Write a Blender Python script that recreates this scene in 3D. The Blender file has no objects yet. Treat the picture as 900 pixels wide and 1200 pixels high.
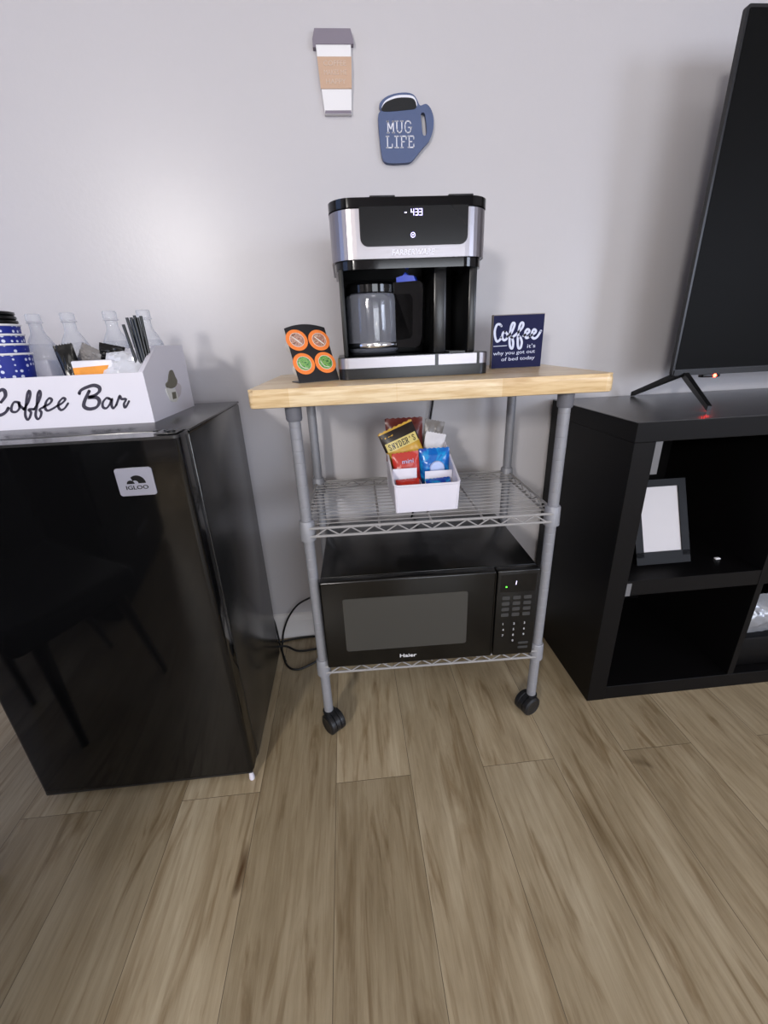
import bpy, bmesh, math, random
from mathutils import Vector, Matrix

scene = bpy.context.scene
C = scene.collection
R = random.Random(7)

# ------------------------------------------------------------------ camera
cam_d = bpy.data.cameras.new('camera')
cam = bpy.data.objects.new('camera', cam_d)
C.objects.link(cam)
cam_d.sensor_fit = 'VERTICAL'
cam_d.sensor_height = 24.0
cam_d.lens = 9.88
cam_d.clip_start = 0.01
F_ = Vector((0.06784862, 0.92452129, -0.3750426))
R_ = Vector((0.99518265, -0.08937766, -0.04028816))
U_ = Vector((0.07076769, 0.37050239, 0.92613169))
CAMPOS = Vector((0, -1.30109, 0.99463))
cam.matrix_world = Matrix(((R_.x, U_.x, -F_.x, CAMPOS.x), (R_.y, U_.y, -F_.y, CAMPOS.y), (R_.z, U_.z, -F_.z, CAMPOS.z), (0, 0, 0, 1)))
scene.camera = cam

# ------------------------------------------------------------------ world, lights, exposure
w = bpy.data.worlds.new('world')
scene.world = w
w.use_nodes = True
w.node_tree.nodes['Background'].inputs[0].default_value = (0.30, 0.42, 0.75, 1)
w.node_tree.nodes['Background'].inputs[1].default_value = 1.0

def area(name, loc, target, sx, sy, power, col):
    d = bpy.data.lights.new(name, 'AREA')
    d.shape = 'RECTANGLE'
    d.size, d.size_y, d.energy, d.color = sx, sy, power, col
    o = bpy.data.objects.new(name, d)
    C.objects.link(o)
    o.location = loc
    o.rotation_euler = (Vector(target) - Vector(loc)).to_track_quat('-Z', 'Y').to_euler()
    return o
area('room_lamp', (-1.60, -4.0, 1.98), (1.3, -0.6, 0.2), 0.38, 0.38, 70, (1.0, 0.96, 0.92))
area('front_window_daylight', (1.0, -4.12, 1.10), (0.5, -0.3, 0.45), 1.6, 1.2, 46, (0.90, 0.94, 1.0))
area('right_window_daylight', (3.12, -3.2, 1.35), (1.1, -1.4, 0.0), 1.2, 1.0, 50, (0.74, 0.82, 1.0))
area('left_window_daylight', (-2.32, -1.3, 1.45), (0.0, -1.2, 0.9), 1.3, 1.2, 6, (0.36, 0.52, 1.0))
area('ceiling_fill', (0.3, -2.2, 2.44), (0.3, -2.1, 0.0), 0.6, 0.6, 6, (1.0, 0.96, 0.93))  # unseen fill light added under the ceiling

scene.view_settings.view_transform = 'Standard'
scene.view_settings.look = 'None'
scene.view_settings.exposure = 0.0
scene.view_settings.gamma = 1.0
scene.view_settings.use_curve_mapping = False

# ------------------------------------------------------------------ helpers: colour and materials
def lin(c):
    return tuple((v / 255 / 12.92 if v / 255 <= 0.04045 else ((v / 255 + 0.055) / 1.055) ** 2.4) for v in c)

def mat(name, col, rough=0.5, metal=0.0, spec=0.5, bump=0.0, bscale=200.0, vary=0.0, vscale=8.0, trans=0.0, ior=1.45, emit=None, estr=0.0, coat=0.0, aniso=0.0, stretch=None):
    m = bpy.data.materials.new(name)
    m.use_nodes = True
    nt = m.node_tree
    b = nt.nodes['Principled BSDF']
    c = lin(col) + (1,)
    b.inputs['Base Color'].default_value = c
    b.inputs['Roughness'].default_value = rough
    b.inputs['Metallic'].default_value = metal
    b.inputs['Specular IOR Level'].default_value = spec
    b.inputs['IOR'].default_value = ior
    b.inputs['Transmission Weight'].default_value = trans
    b.inputs['Coat Weight'].default_value = coat
    b.inputs['Anisotropic'].default_value = aniso
    if emit:
        b.inputs['Emission Color'].default_value = lin(emit) + (1,)
        b.inputs['Emission Strength'].default_value = estr
    if bump or vary:
        tc = nt.nodes.new('ShaderNodeTexCoord')
        src = tc.outputs['Object']
        if stretch:
            mp = nt.nodes.new('ShaderNodeMapping')
            mp.inputs['Scale'].default_value = stretch
            nt.links.new(src, mp.inputs[0]); src = mp.outputs[0]
    if bump:
        n = nt.nodes.new('ShaderNodeTexNoise')
        n.inputs['Scale'].default_value = bscale
        n.inputs['Detail'].default_value = 3
        nt.links.new(src, n.inputs['Vector'])
        bp = nt.nodes.new('ShaderNodeBump')
        bp.inputs['Strength'].default_value = bump
        bp.inputs['Distance'].default_value = 0.002
        nt.links.new(n.outputs['Fac'], bp.inputs['Height'])
        nt.links.new(bp.outputs[0], b.inputs['Normal'])
    if vary:
        n = nt.nodes.new('ShaderNodeTexNoise')
        n.inputs['Scale'].default_value = vscale
        n.inputs['Detail'].default_value = 5
        nt.links.new(src, n.inputs['Vector'])
        mx = nt.nodes.new('ShaderNodeMix')
        mx.data_type = 'RGBA'
        mx.inputs['A'].default_value = tuple(v * (1 - vary) for v in c[:3]) + (1,)
        mx.inputs['B'].default_value = tuple(min(1, v * (1 + vary)) for v in c[:3]) + (1,)
        nt.links.new(n.outputs['Fac'], mx.inputs['Factor'])
        nt.links.new(mx.outputs['Result'], b.inputs['Base Color'])
    return m

def ramp(nt, fac, stops):
    r = nt.nodes.new('ShaderNodeValToRGB')
    while len(r.color_ramp.elements) < len(stops):
        r.color_ramp.elements.new(0.5)
    for e, (p, c) in zip(r.color_ramp.elements, stops):
        e.position = p
        e.color = lin(c) + (1,) if len(c) == 3 else c
    nt.links.new(fac, r.inputs[0])
    return r.outputs[0]

def mixc(nt, a, b, fac, mode='MIX'):
    mx = nt.nodes.new('ShaderNodeMix')
    mx.data_type = 'RGBA'
    mx.blend_type = mode
    for s, v in (('A', a), ('B', b), ('Factor', fac)):
        if hasattr(v, 'is_linked'):
            nt.links.new(v, mx.inputs[s])
        else:
            mx.inputs[s].default_value = v
    return mx.outputs['Result']

def floor_mat():
    m = mat('vinyl_plank_oak', (118, 98, 74), 0.36, spec=0.5)
    nt = m.node_tree
    b = nt.nodes['Principled BSDF']
    tc = nt.nodes.new('ShaderNodeTexCoord')
    mp = nt.nodes.new('ShaderNodeMapping')
    mp.inputs['Rotation'].default_value = (0, 0, math.radians(90))
    mp.inputs['Location'].default_value = (0.36, 0.093 + 0.183 * 4, 0)
    nt.links.new(tc.outputs['Object'], mp.inputs[0])
    br = nt.nodes.new('ShaderNodeTexBrick')
    br.offset = 0.37
    br.inputs['Color1'].default_value = (0, 0, 0, 1)
    br.inputs['Color2'].default_value = (1, 1, 1, 1)
    br.inputs['Mortar'].default_value = (0.5, 0.5, 0.5, 1)
    br.inputs['Scale'].default_value = 1.0
    br.inputs['Brick Width'].default_value = 1.50
    br.inputs['Row Height'].default_value = 0.183
    br.inputs['Mortar Size'].default_value = 0.0007
    br.inputs['Mortar Smooth'].default_value = 0.3
    br.inputs['Bias'].default_value = 0.0
    nt.links.new(mp.outputs[0], br.inputs['Vector'])
    # a different piece of grain for each plank
    sc = nt.nodes.new('ShaderNodeVectorMath'); sc.operation = 'SCALE'
    sc.inputs['Scale'].default_value = 13.0
    nt.links.new(br.outputs['Color'], sc.inputs[0])
    ad = nt.nodes.new('ShaderNodeVectorMath'); ad.operation = 'ADD'
    nt.links.new(tc.outputs['Object'], ad.inputs[0])
    nt.links.new(sc.outputs[0], ad.inputs[1])
    def noise(scale, stretch, detail=6, dist=0.0, rough=0.6):
        mm = nt.nodes.new('ShaderNodeMapping')
        mm.inputs['Scale'].default_value = stretch
        nt.links.new(ad.outputs[0], mm.inputs[0])
        n = nt.nodes.new('ShaderNodeTexNoise')
        n.inputs['Scale'].default_value = scale
        n.inputs['Detail'].default_value = detail
        n.inputs['Distortion'].default_value = dist
        n.inputs['Roughness'].default_value = rough
        nt.links.new(mm.outputs[0], n.inputs['Vector'])
        return n.outputs['Fac']
    broad = noise(3.0, (2.2, 0.55, 1), 4, 0.6)
    grain = noise(14.0, (6.0, 0.35, 1), 8, 0.3, 0.7)
    streak = noise(4.0, (5.0, 0.55, 1), 4, 2.2, 0.55)
    knots = noise(3.2, (2.6, 0.9, 1), 3, 1.2, 0.5)
    base = ramp(nt, broad, [(0.30, (160, 145, 119)), (0.5, (181, 166, 139)), (0.72, (199, 186, 161))])
    plank = ramp(nt, br.outputs['Color'], [(0.0, (212, 208, 200)), (1.0, (255, 253, 250))])
    c1 = mixc(nt, base, plank, 1.0, 'MULTIPLY')
    g = ramp(nt, grain, [(0.30, (212, 206, 196)), (0.62, (255, 255, 255))])
    c2 = mixc(nt, c1, g, 0.85, 'MULTIPLY')
    s = ramp(nt, streak, [(0.53, (255, 255, 255)), (0.70, (186, 170, 146))])
    c3 = mixc(nt, c2, s, 0.7, 'MULTIPLY')
    k = ramp(nt, knots, [(0.70, (255, 255, 255)), (0.80, (132, 108, 82))])
    c4 = mixc(nt, c3, k, 1.0, 'MULTIPLY')
    c5 = mixc(nt, c4, lin((88, 76, 60)) + (1,), br.outputs['Fac'])
    nt.links.new(c5, b.inputs['Base Color'])
    rr = nt.nodes.new('ShaderNodeMapRange')
    rr.inputs[3].default_value = 0.30
    rr.inputs[4].default_value = 0.46
    nt.links.new(grain, rr.inputs[0])
    nt.links.new(rr.outputs[0], b.inputs['Roughness'])
    bp = nt.nodes.new('ShaderNodeBump')
    bp.inputs['Strength'].default_value = 0.25
    bp.inputs['Distance'].default_value = 0.001
    nt.links.new(grain, bp.inputs['Height'])
    nt.links.new(bp.outputs[0], b.inputs['Normal'])
    return m

def board_mat():
    m = mat('butcher_block_maple', (226, 196, 150), 0.28, spec=0.5)
    nt = m.node_tree
    b = nt.nodes['Principled BSDF']
    tc = nt.nodes.new('ShaderNodeTexCoord')
    mp = nt.nodes.new('ShaderNodeMapping')
    mp.inputs['Location'].default_value = (0.0, 0.02, 0.5)
    nt.links.new(tc.outputs['Object'], mp.inputs[0])
    br = nt.nodes.new('ShaderNodeTexBrick')
    br.offset = 0.43
    for k, v in (('Scale', 1.0), ('Brick Width', 0.21), ('Row Height', 0.043), ('Mortar Size', 0.0004), ('Bias', 0.0)):
        br.inputs[k].default_value = v
    br.inputs['Color1'].default_value = lin((230, 210, 174)) + (1,)
    br.inputs['Color2'].default_value = lin((213, 183, 136)) + (1,)
    br.inputs['Mortar'].default_value = lin((220, 190, 142)) + (1,)
    nt.links.new(mp.outputs[0], br.inputs['Vector'])
    mm = nt.nodes.new('ShaderNodeMapping')
    mm.inputs['Scale'].default_value = (1.5, 18, 18)
    nt.links.new(tc.outputs['Object'], mm.inputs[0])
    n = nt.nodes.new('ShaderNodeTexNoise')
    n.inputs['Scale'].default_value = 9
    n.inputs['Detail'].default_value = 6
    nt.links.new(mm.outputs[0], n.inputs['Vector'])
    g = ramp(nt, n.outputs['Fac'], [(0.35, (226, 214, 196)), (0.6, (255, 255, 255))])
    nt.links.new(mixc(nt, br.outputs['Color'], g, 1.0, 'MULTIPLY'), b.inputs['Base Color'])
    return m

def dots_mat():
    m = mat('blue_dotted_paper', (30, 45, 140), 0.5)
    nt = m.node_tree
    b = nt.nodes['Principled BSDF']
    tc = nt.nodes.new('ShaderNodeTexCoord')
    v = nt.nodes.new('ShaderNodeTexVoronoi')
    v.inputs['Scale'].default_value = 95
    v.inputs['Randomness'].default_value = 0.25
    nt.links.new(tc.outputs['Object'], v.inputs['Vector'])
    nt.links.new(ramp(nt, v.outputs['Distance'], [(0.27, (214, 220, 240)), (0.33, (28, 42, 138))]), b.inputs['Base Color'])
    return m

def swirl_mat(name, c1, c2, c3, scale=60, rough=0.3, dist=3.0):
    m = mat(name, c1, rough)
    nt = m.node_tree
    b = nt.nodes['Principled BSDF']
    tc = nt.nodes.new('ShaderNodeTexCoord')
    n = nt.nodes.new('ShaderNodeTexNoise')
    n.inputs['Scale'].default_value = scale
    n.inputs['Detail'].default_value = 2
    n.inputs['Distortion'].default_value = dist
    nt.links.new(tc.outputs['Object'], n.inputs['Vector'])
    nt.links.new(ramp(nt, n.outputs['Fac'], [(0.40, c1), (0.52, c2), (0.64, c3)]), b.inputs['Base Color'])
    return m

M = {}
M['wall'] = mat('wall_paint', (193, 190, 193), 0.33, spec=0.55, bump=0.10, bscale=90)
M['wall_plain'] = mat('side_wall_paint', (196, 193, 198), 0.6)
M['ceiling'] = mat('ceiling_paint', (215, 213, 212), 0.8)
M['base'] = mat('baseboard_white', (214, 210, 208), 0.4)
M['floor'] = floor_mat()
M['board'] = board_mat()
M['fridge'] = mat('fridge_gloss_black', (9, 9, 10), 0.07, spec=0.55)
M['fridge_side'] = mat('fridge_side_black', (30, 30, 30), 0.22, spec=0.75, bump=0.05, bscale=300)
M['fridge_top'] = mat('fridge_top_black', (34, 34, 35), 0.24, spec=0.9, bump=0.03, bscale=300)
M['seal'] = mat('rubber_seal', (12, 12, 12), 0.6)
M['steel'] = mat('brushed_steel', (158, 154, 158), 0.36, metal=1.0, bump=0.06, bscale=600, stretch=(0.05, 1, 1))
M['badge'] = mat('brushed_badge', (202, 203, 220), 0.36, metal=0.75, aniso=0.6)
M['chrome'] = mat('polished_chrome', (215, 215, 218), 0.12, metal=1.0)
M['post'] = mat('grey_powder_coat', (140, 141, 147), 0.45, metal=0.2, spec=0.4, vary=0.08, vscale=40)
M['clip'] = mat('grey_plastic_clip', (104, 105, 112), 0.5)
M['wire'] = mat('epoxy_silver_wire', (146, 144, 144), 0.6, metal=0.0)
M['blackplastic'] = mat('black_plastic', (14, 14, 15), 0.32)
M['blackgloss'] = mat('gloss_black_plastic', (7, 7, 8), 0.08, spec=0.5)
M['blacksatin'] = mat('satin_black_plastic', (24, 24, 25), 0.28)
M['panel'] = mat('dark_control_glass', (24, 24, 25), 0.18, spec=0.4)
M['recess'] = mat('inner_black_plastic', (6, 6, 6), 0.45)
M['caster'] = mat('caster_rubber', (26, 26, 28), 0.38)
M['metalblack'] = mat('black_sheet_metal', (34, 33, 36), 0.42)
M['white'] = mat('white_painted_wood', (220, 217, 226), 0.35)
M['whiteplastic'] = mat('white_plastic', (216, 213, 224), 0.38)
M['paper'] = mat('white_paper', (232, 230, 232), 0.7)
M['papergrey'] = mat('grey_lid_paint', (128, 120, 132), 0.6, vary=0.05)
M['kraft'] = mat('tan_sleeve_paint', (196, 164, 140), 0.65, vary=0.06, vscale=40)
M['kraftink'] = mat('faded_white_ink', (206, 186, 172), 0.7)
M['mugblue'] = mat('slate_blue_paint', (78, 92, 128), 0.55, vary=0.05, vscale=40)
M['mugedge'] = mat('dark_slate_paint', (50, 60, 88), 0.55)
M['coffee'] = mat('chalk_black_paint', (26, 27, 30), 0.75)
M['cream'] = mat('white_ink', (226, 226, 236), 0.6)
M['grapheme'] = mat('charcoal_lettering', (48, 44, 62), 0.5)
M['navy'] = mat('navy_sign_face', (24, 27, 66), 0.6, spec=0.2, vary=0.08, vscale=20)
M['navyedge'] = mat('sign_edge_wood', (140, 134, 132), 0.6)
M['silverink'] = mat('pale_blue_ink', (206, 212, 236), 0.5)
M['bean'] = mat('olive_bean_paint', (110, 106, 92), 0.6, vary=0.12, vscale=90)
M['beanpale'] = mat('pale_beige_paint', (198, 190, 194), 0.6)
M['beancream'] = mat('cream_paint', (222, 220, 214), 0.6)
M['dots'] = dots_mat()
def thin_glass(name, tint, body=0.12, rough=0.02, ior=1.45):
    m = bpy.data.materials.new(name)
    m.use_nodes = True
    nt = m.node_tree
    b = nt.nodes['Principled BSDF']
    b.inputs['IOR'].default_value = ior
    b.inputs['Base Color'].default_value = tint
    b.inputs['Roughness'].default_value = rough
    tr = nt.nodes.new('ShaderNodeBsdfTransparent')
    fr = nt.nodes.new('ShaderNodeLayerWeight')
    fr.inputs['Blend'].default_value = 0.32
    mr = nt.nodes.new('ShaderNodeMapRange')
    mr.inputs[3].default_value = body
    mr.inputs[4].default_value = min(1, body + 0.6)
    nt.links.new(fr.outputs['Facing'], mr.inputs[0])
    ms = nt.nodes.new('ShaderNodeMixShader')
    nt.links.new(mr.outputs[0], ms.inputs[0])
    nt.links.new(tr.outputs[0], ms.inputs[1])
    nt.links.new(b.outputs[0], ms.inputs[2])
    nt.links.new(ms.outputs[0], nt.nodes['Material Output'].inputs[0])
    return m
M['bottle'] = thin_glass('clear_bottle_plastic', (0.62, 0.65, 0.72, 1), 0.16)
M['water'] = thin_glass('still_water', (0.55, 0.6, 0.7, 1), 0.08)
M['glass'] = thin_glass('carafe_glass', (0.20, 0.21, 0.25, 1), 0.42, 0.08, 1.9)
M['clearbag'] = thin_glass('clear_wrapper', (0.85, 0.86, 0.92, 1), 0.55, 0.12)
M['blackfoil'] = mat('black_foil', (12, 12, 12), 0.22, bump=0.3, bscale=60)
M['whitepkt'] = mat('white_packet', (222, 220, 226), 0.4, bump=0.2, bscale=50)
M['orangepkt'] = mat('orange_print', (232, 150, 52), 0.4, vary=0.25, vscale=60)
M['stirrer'] = mat('birch_wood', (205, 182, 160), 0.6)
M['podring'] = mat('orange_lid_foil', (240, 132, 62), 0.4, vary=0.12, vscale=90)
M['podcup'] = mat('pod_cup_plastic', (220, 215, 208), 0.4)
M['podrose'] = swirl_mat('rose_brown_print', (150, 110, 98), (206, 168, 152), (118, 84, 72), 70)
M['podrose2'] = swirl_mat('dusty_red_print', (176, 110, 100), (150, 120, 96), (206, 170, 150), 80)
M['podgreen'] = swirl_mat('green_print', (60, 120, 70), (150, 186, 112), (92, 156, 84), 90)
M['podgreen2'] = swirl_mat('dark_green_print', (40, 96, 48), (140, 178, 96), (70, 140, 66), 70)
M['maroonfoil'] = mat('maroon_foil', (104, 44, 40), 0.3, bump=0.5, bscale=40, vary=0.3, vscale=30)
M['goldfoil'] = mat('gold_foil', (204, 160, 58), 0.3, bump=0.4, bscale=40, vary=0.2, vscale=30)
M['redfoil'] = mat('red_foil', (186, 48, 38), 0.28, bump=0.4, bscale=40, vary=0.2, vscale=40)
M['bluefoil'] = swirl_mat('blue_foil', (16, 100, 186), (30, 150, 214), (30, 70, 170), 22, 0.2, 1.0)
M['greyfoil'] = mat('silver_grey_foil', (128, 124, 122), 0.3, bump=0.5, bscale=50)
M['bandblack'] = mat('black_brown_print', (30, 20, 18), 0.35)
M['bandcream'] = mat('cream_gold_print', (214, 196, 120), 0.4)
M['palelilac'] = mat('pale_lilac_print', (176, 192, 232), 0.4)
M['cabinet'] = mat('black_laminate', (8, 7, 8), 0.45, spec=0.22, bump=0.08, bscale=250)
M['cabinet_lit_top'] = mat('black_laminate_lit_top', (58, 58, 60), 0.26, spec=1.0, bump=0.08, bscale=250)  # same laminate, colour lightened to stand in for the wall's reflection on top
M['tv'] = mat('tv_bezel', (20, 20, 22), 0.35)
M['screen'] = mat('matte_tv_panel', (12, 12, 12), 0.45, spec=0.08, vary=0.04, vscale=60)
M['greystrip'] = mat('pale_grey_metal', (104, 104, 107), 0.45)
M['bluepiece'] = mat('plain_blue', (28, 66, 190), 0.3)
M['cord'] = mat('black_cord', (12, 12, 12), 0.5)
M['mwbody'] = mat('microwave_black', (12, 12, 12), 0.24, spec=0.5)
M['mwdoor'] = mat('microwave_door_black', (7, 7, 7), 0.2, spec=0.5)
M['mwwindow'] = mat('mesh_window', (60, 59, 56), 0.35, spec=0.5)
M['buttons'] = mat('dim_key_print', (54, 54, 54), 0.5)
M['whiteprint'] = mat('white_print', (205, 205, 208), 0.5)
M['ledgreen'] = mat('green_led', (80, 220, 60), 0.5, emit=(100, 255, 70), estr=2.5)
M['ledwhite'] = mat('white_digit_led', (220, 215, 255), 0.5, emit=(222, 214, 255), estr=1.6)
M['ledred'] = mat('red_led', (255, 40, 30), 0.5, emit=(255, 40, 25), estr=70.0)
M['chair'] = mat('black_chair_fabric', (24, 24, 26), 0.8, bump=0.3, bscale=150)
M['silverbag'] = mat('silver_plastic_film', (150, 152, 158), 0.25, metal=0.3, bump=1.0, bscale=22, vary=0.4, vscale=30)
M['greypanel'] = mat('pale_panel', (196, 193, 197), 0.5)

# ------------------------------------------------------------------ helpers: geometry
def box(bm, x0, x1, y0, y1, z0, z1, bev=0.0, seg=2):
    r = bmesh.ops.create_cube(bm, size=1.0)
    for v in r['verts']:
        v.co = Vector(((x0 + x1) / 2 + v.co.x * (x1 - x0), (y0 + y1) / 2 + v.co.y * (y1 - y0), (z0 + z1) / 2 + v.co.z * (z1 - z0)))
    if bev > 0:
        es = set()
        for v in r['verts']:
            es.update(v.link_edges)
        bmesh.ops.bevel(bm, geom=list(es), offset=bev, segments=seg, affect='EDGES', profile=0.5)
    return bm

def frame(d):
    d = d.normalized()
    a = Vector((0, 0, 1)) if abs(d.z) < 0.9 else Vector((1, 0, 0))
    u = d.cross(a).normalized()
    return u, d.cross(u).normalized()

def rings_skin(bm, rings, cap0=True, cap1=True, closed=False):
    n = len(rings[0])
    vs = [[bm.verts.new(p) for p in r] for r in rings]
    for i in range(len(vs) if closed else len(vs) - 1):
        a, b = vs[i], vs[(i + 1) % len(vs)]
        for k in range(n):
            bm.faces.new((a[k], a[(k + 1) % n], b[(k + 1) % n], b[k]))
    if not closed:
        if cap0: bm.faces.new(list(reversed(vs[0])))
        if cap1: bm.faces.new(vs[-1])

def smooth_path(pts, sub=6, closed=False):
    pts = [Vector(p) for p in pts]
    n = len(pts)
    out = []
    rng = n if closed else n - 1
    for i in range(rng):
        p0 = pts[(i - 1) % n] if (closed or i > 0) else pts[0]
        p1, p2 = pts[i], pts[(i + 1) % n]
        p3 = pts[(i + 2) % n] if (closed or i + 2 < n) else pts[-1]
        for k in range(sub):
            t = k / sub
            out.append(0.5 * ((2 * p1) + (p2 - p0) * t + (2 * p0 - 5 * p1 + 4 * p2 - p3) * t * t + (3 * p1 - p0 - 3 * p2 + p3) * t ** 3))
    if not closed:
        out.append(pts[-1])
    return out

def tube(bm, pts, r, seg=8, closed=False, caps=True):
    pts = [Vector(p) for p in pts]
    n = len(pts)
    u = None
    rings = []
    for i, p in enumerate(pts):
        if closed:
            d = pts[(i + 1) % n] - pts[(i - 1) % n]
        else:
            d = pts[min(i + 1, n - 1)] - pts[max(i - 1, 0)]
        d.normalize()
        if u is None:
            u, v = frame(d)
        else:
            u = (u - d * u.dot(d)).normalized()
            v = d.cross(u)
        rr = r[i] if isinstance(r, (list, tuple)) else r
        rings.append([p + (u * math.cos(2 * math.pi * k / seg) + v * math.sin(2 * math.pi * k / seg)) * rr for k in range(seg)])
    rings_skin(bm, rings, caps, caps, closed)
    return bm

def lathe(bm, prof, c=(0, 0, 0), seg=32, axis=None):
    """prof = [(radius, height)] turned about the axis through c (z by default)."""
    c = Vector(c)
    ax = Vector(axis).normalized() if axis else Vector((0, 0, 1))
    u, v = frame(ax)
    rings = []
    for r, z in prof:
        r = max(r, 1e-5)
        rings.append([c + ax * z + (u * math.cos(2 * math.pi * k / seg) + v * math.sin(2 * math.pi * k / seg)) * r for k in range(seg)])
    rings_skin(bm, rings, True, True)
    return bm

def prism(bm, outline, fn, d0, d1):
    """outline of (a,b) points; fn(a,b,d) -> world point; a solid between depth d0 and d1."""
    A = [bm.verts.new(fn(a, b, d0)) for a, b in outline]
    B = [bm.verts.new(fn(a, b, d1)) for a, b in outline]
    n = len(outline)
    f0 = bm.faces.new(A)
    f1 = bm.faces.new(list(reversed(B)))
    for i in range(n):
        bm.faces.new((A[(i + 1) % n], A[i], B[i], B[(i + 1) % n]))
    return bm

def rrect(a0, a1, b0, b1, r, seg=6, corners=(1, 1, 1, 1)):
    """rounded rectangle, corners = (a0b0, a1b0, a1b1, a0b1)"""
    out = []
    for (cx, cy, st, on) in ((a0 + r, b0 + r, 180, corners[0]), (a1 - r, b0 + r, 270, corners[1]), (a1 - r, b1 - r, 0, corners[2]), (a0 + r, b1 - r, 90, corners[3])):
        if on:
            for k in range(seg + 1):
                t = math.radians(st + 90 * k / seg)
                out.append((cx + r * math.cos(t), cy + r * math.sin(t)))
        else:
            sx = -1 if st in (180, 90) else 1
            sy = -1 if st in (180, 270) else 1
            out.append((cx + sx * r, cy + sy * r))
    return out

XZ = lambda a, b, d: (a, d, b)
XY = lambda a, b, d: (a, b, d)
YZ = lambda a, b, d: (d, a, b)

def ribbon(bm, pts2, width, fn, d0, d1, sub=6, closed=False, smooth=True):
    """a pen stroke of given width (number or function of progress t and direction) as a thin solid"""
    p = [Vector((a, b, 0)) for a, b in pts2]
    if smooth and len(p) > 2:
        p = smooth_path(p, sub, closed)
    n = len(p)
    L, Rr = [], []
    for i in range(n):
        d = (p[min(i + 1, n - 1)] - p[max(i - 1, 0)])
        if d.length < 1e-9: d = Vector((1, 0, 0))
        d.normalize()
        nn = Vector((-d.y, d.x, 0))
        wd = width(i / (n - 1), d) if callable(width) else width
        L.append(p[i] + nn * wd / 2); Rr.append(p[i] - nn * wd / 2)
    for i in range(n - 1):
        prism(bm, [(q.x, q.y) for q in (Rr[i], Rr[i + 1], L[i + 1], L[i])], fn, d0, d1)
    for i in (0, n - 1) if smooth else range(n):
        wd = (L[i] - Rr[i]).length / 2
        prism(bm, [(p[i].x + wd * math.cos(2 * math.pi * k / 10), p[i].y + wd * math.sin(2 * math.pi * k / 10)) for k in range(10)], fn, d0, d1)
    return bm

def text_bm(bm, s, origin, udir, vdir, width=None, height=None, depth=0.0004, center=False, shear=0.0, bold=0.0):
    """text standing on a surface: origin = lower-left of the line, udir = reading direction, vdir = up"""
    cu = bpy.data.curves.new('text_source', 'FONT')
    cu.body = s
    cu.size = 1.0
    cu.shear = shear
    cu.offset = bold
    cu.extrude = 0.01
    cu.resolution_u = 3
    o = bpy.data.objects.new('text_source', cu)
    C.objects.link(o)
    dg = bpy.context.evaluated_depsgraph_get()
    me = bpy.data.meshes.new_from_object(o.evaluated_get(dg))
    bpy.data.objects.remove(o)
    bpy.data.curves.remove(cu)
    xs = [v.co.x for v in me.vertices]; ys = [v.co.y for v in me.vertices]
    x0, x1, y0, y1 = min(xs), max(xs), min(ys), max(ys)
    capw = x1 - x0
    sx = (width / capw) if width else None
    sy = (height / (y1 - y0)) if height else None
    sx = sx or sy; sy = sy or sx
    U = Vector(udir).normalized(); V = Vector(vdir).normalized(); N = U.cross(V)
    O = Vector(origin)
    off = len(bm.verts)
    bm.from_mesh(me)
    bm.verts.ensure_lookup_table()
    for v in bm.verts[off:]:
        x = (v.co.x - x0 - (capw / 2 if center else 0)) * sx
        y = (v.co.y - y0) * sy
        z = (v.co.z + 0.01) / 0.02 * depth
        v.co = O + U * x + V * y + N * z
    bpy.data.meshes.remove(me)
    return bm

def obj(name, bm, m, parent=None, smooth=35, recalc=True, mods=None):
    if recalc:
        bmesh.ops.recalc_face_normals(bm, faces=bm.faces)
    if parent is not None:
        root = parent
        while root.parent is not None:
            root = root.parent
        mw = Matrix.LocRotScale(root.location, root.rotation_euler, None)
        if not root.get('_local'):
            bm.transform(mw.inverted())
    me = bpy.data.meshes.new(name)
    bm.to_mesh(me)
    bm.free()
    for i, mm in enumerate(m if isinstance(m, list) else [m]):
        me.materials.append(mm)
    if smooth:
        me.polygons.foreach_set('use_smooth', [True] * len(me.polygons))
        me.set_sharp_from_angle(angle=math.radians(smooth))
    o = bpy.data.objects.new(name, me)
    C.objects.link(o)
    if parent is not None:
        o.parent = parent
    return o

def thing(name, label, cat, loc=(0, 0, 0), rotz=0.0, group=None, local=False):
    o = bpy.data.objects.new(name, None)
    o.empty_display_size = 0.05
    C.objects.link(o)
    o.location = loc
    o.rotation_euler = (0, 0, rotz)
    o['label'] = label
    o['category'] = cat
    if group: o['group'] = group
    if local: o['_local'] = 1
    return o

def tag(o, label, cat, group=None, kind=None):
    o['label'] = label
    o['category'] = cat
    if group: o['group'] = group
    if kind: o['kind'] = kind
    return o

def struct(name, bm, m, parent=None, smooth=0):
    o = obj(name, bm, m, parent, smooth)
    o['kind'] = 'structure'
    return o

def dup(root, loc=None, label=None):
    r = root.copy(); C.objects.link(r)
    if loc is not None: r.location = loc
    if label: r['label'] = label
    for ch in list(root.children):
        c = ch.copy(); C.objects.link(c); c.parent = r
        for g in list(ch.children):
            d = g.copy(); C.objects.link(d); d.parent = c
    return r

B = bmesh.new

# ------------------------------------------------------------------ the room
X0, X1, Y0, ZC = -2.4, 3.2, -4.2, 2.5
struct('floor', box(B(), X0 - .1, X1 + .1, Y0 - .1, 0.1, -0.1, 0.0), M['floor'])
struct('ceiling', box(B(), X0 - .1, X1 + .1, Y0 - .1, 0.1, ZC, ZC + .1), M['ceiling'])
struct('wall_back', box(B(), X0, X1, 0.0, 0.1, 0, ZC), M['wall'])

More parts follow.
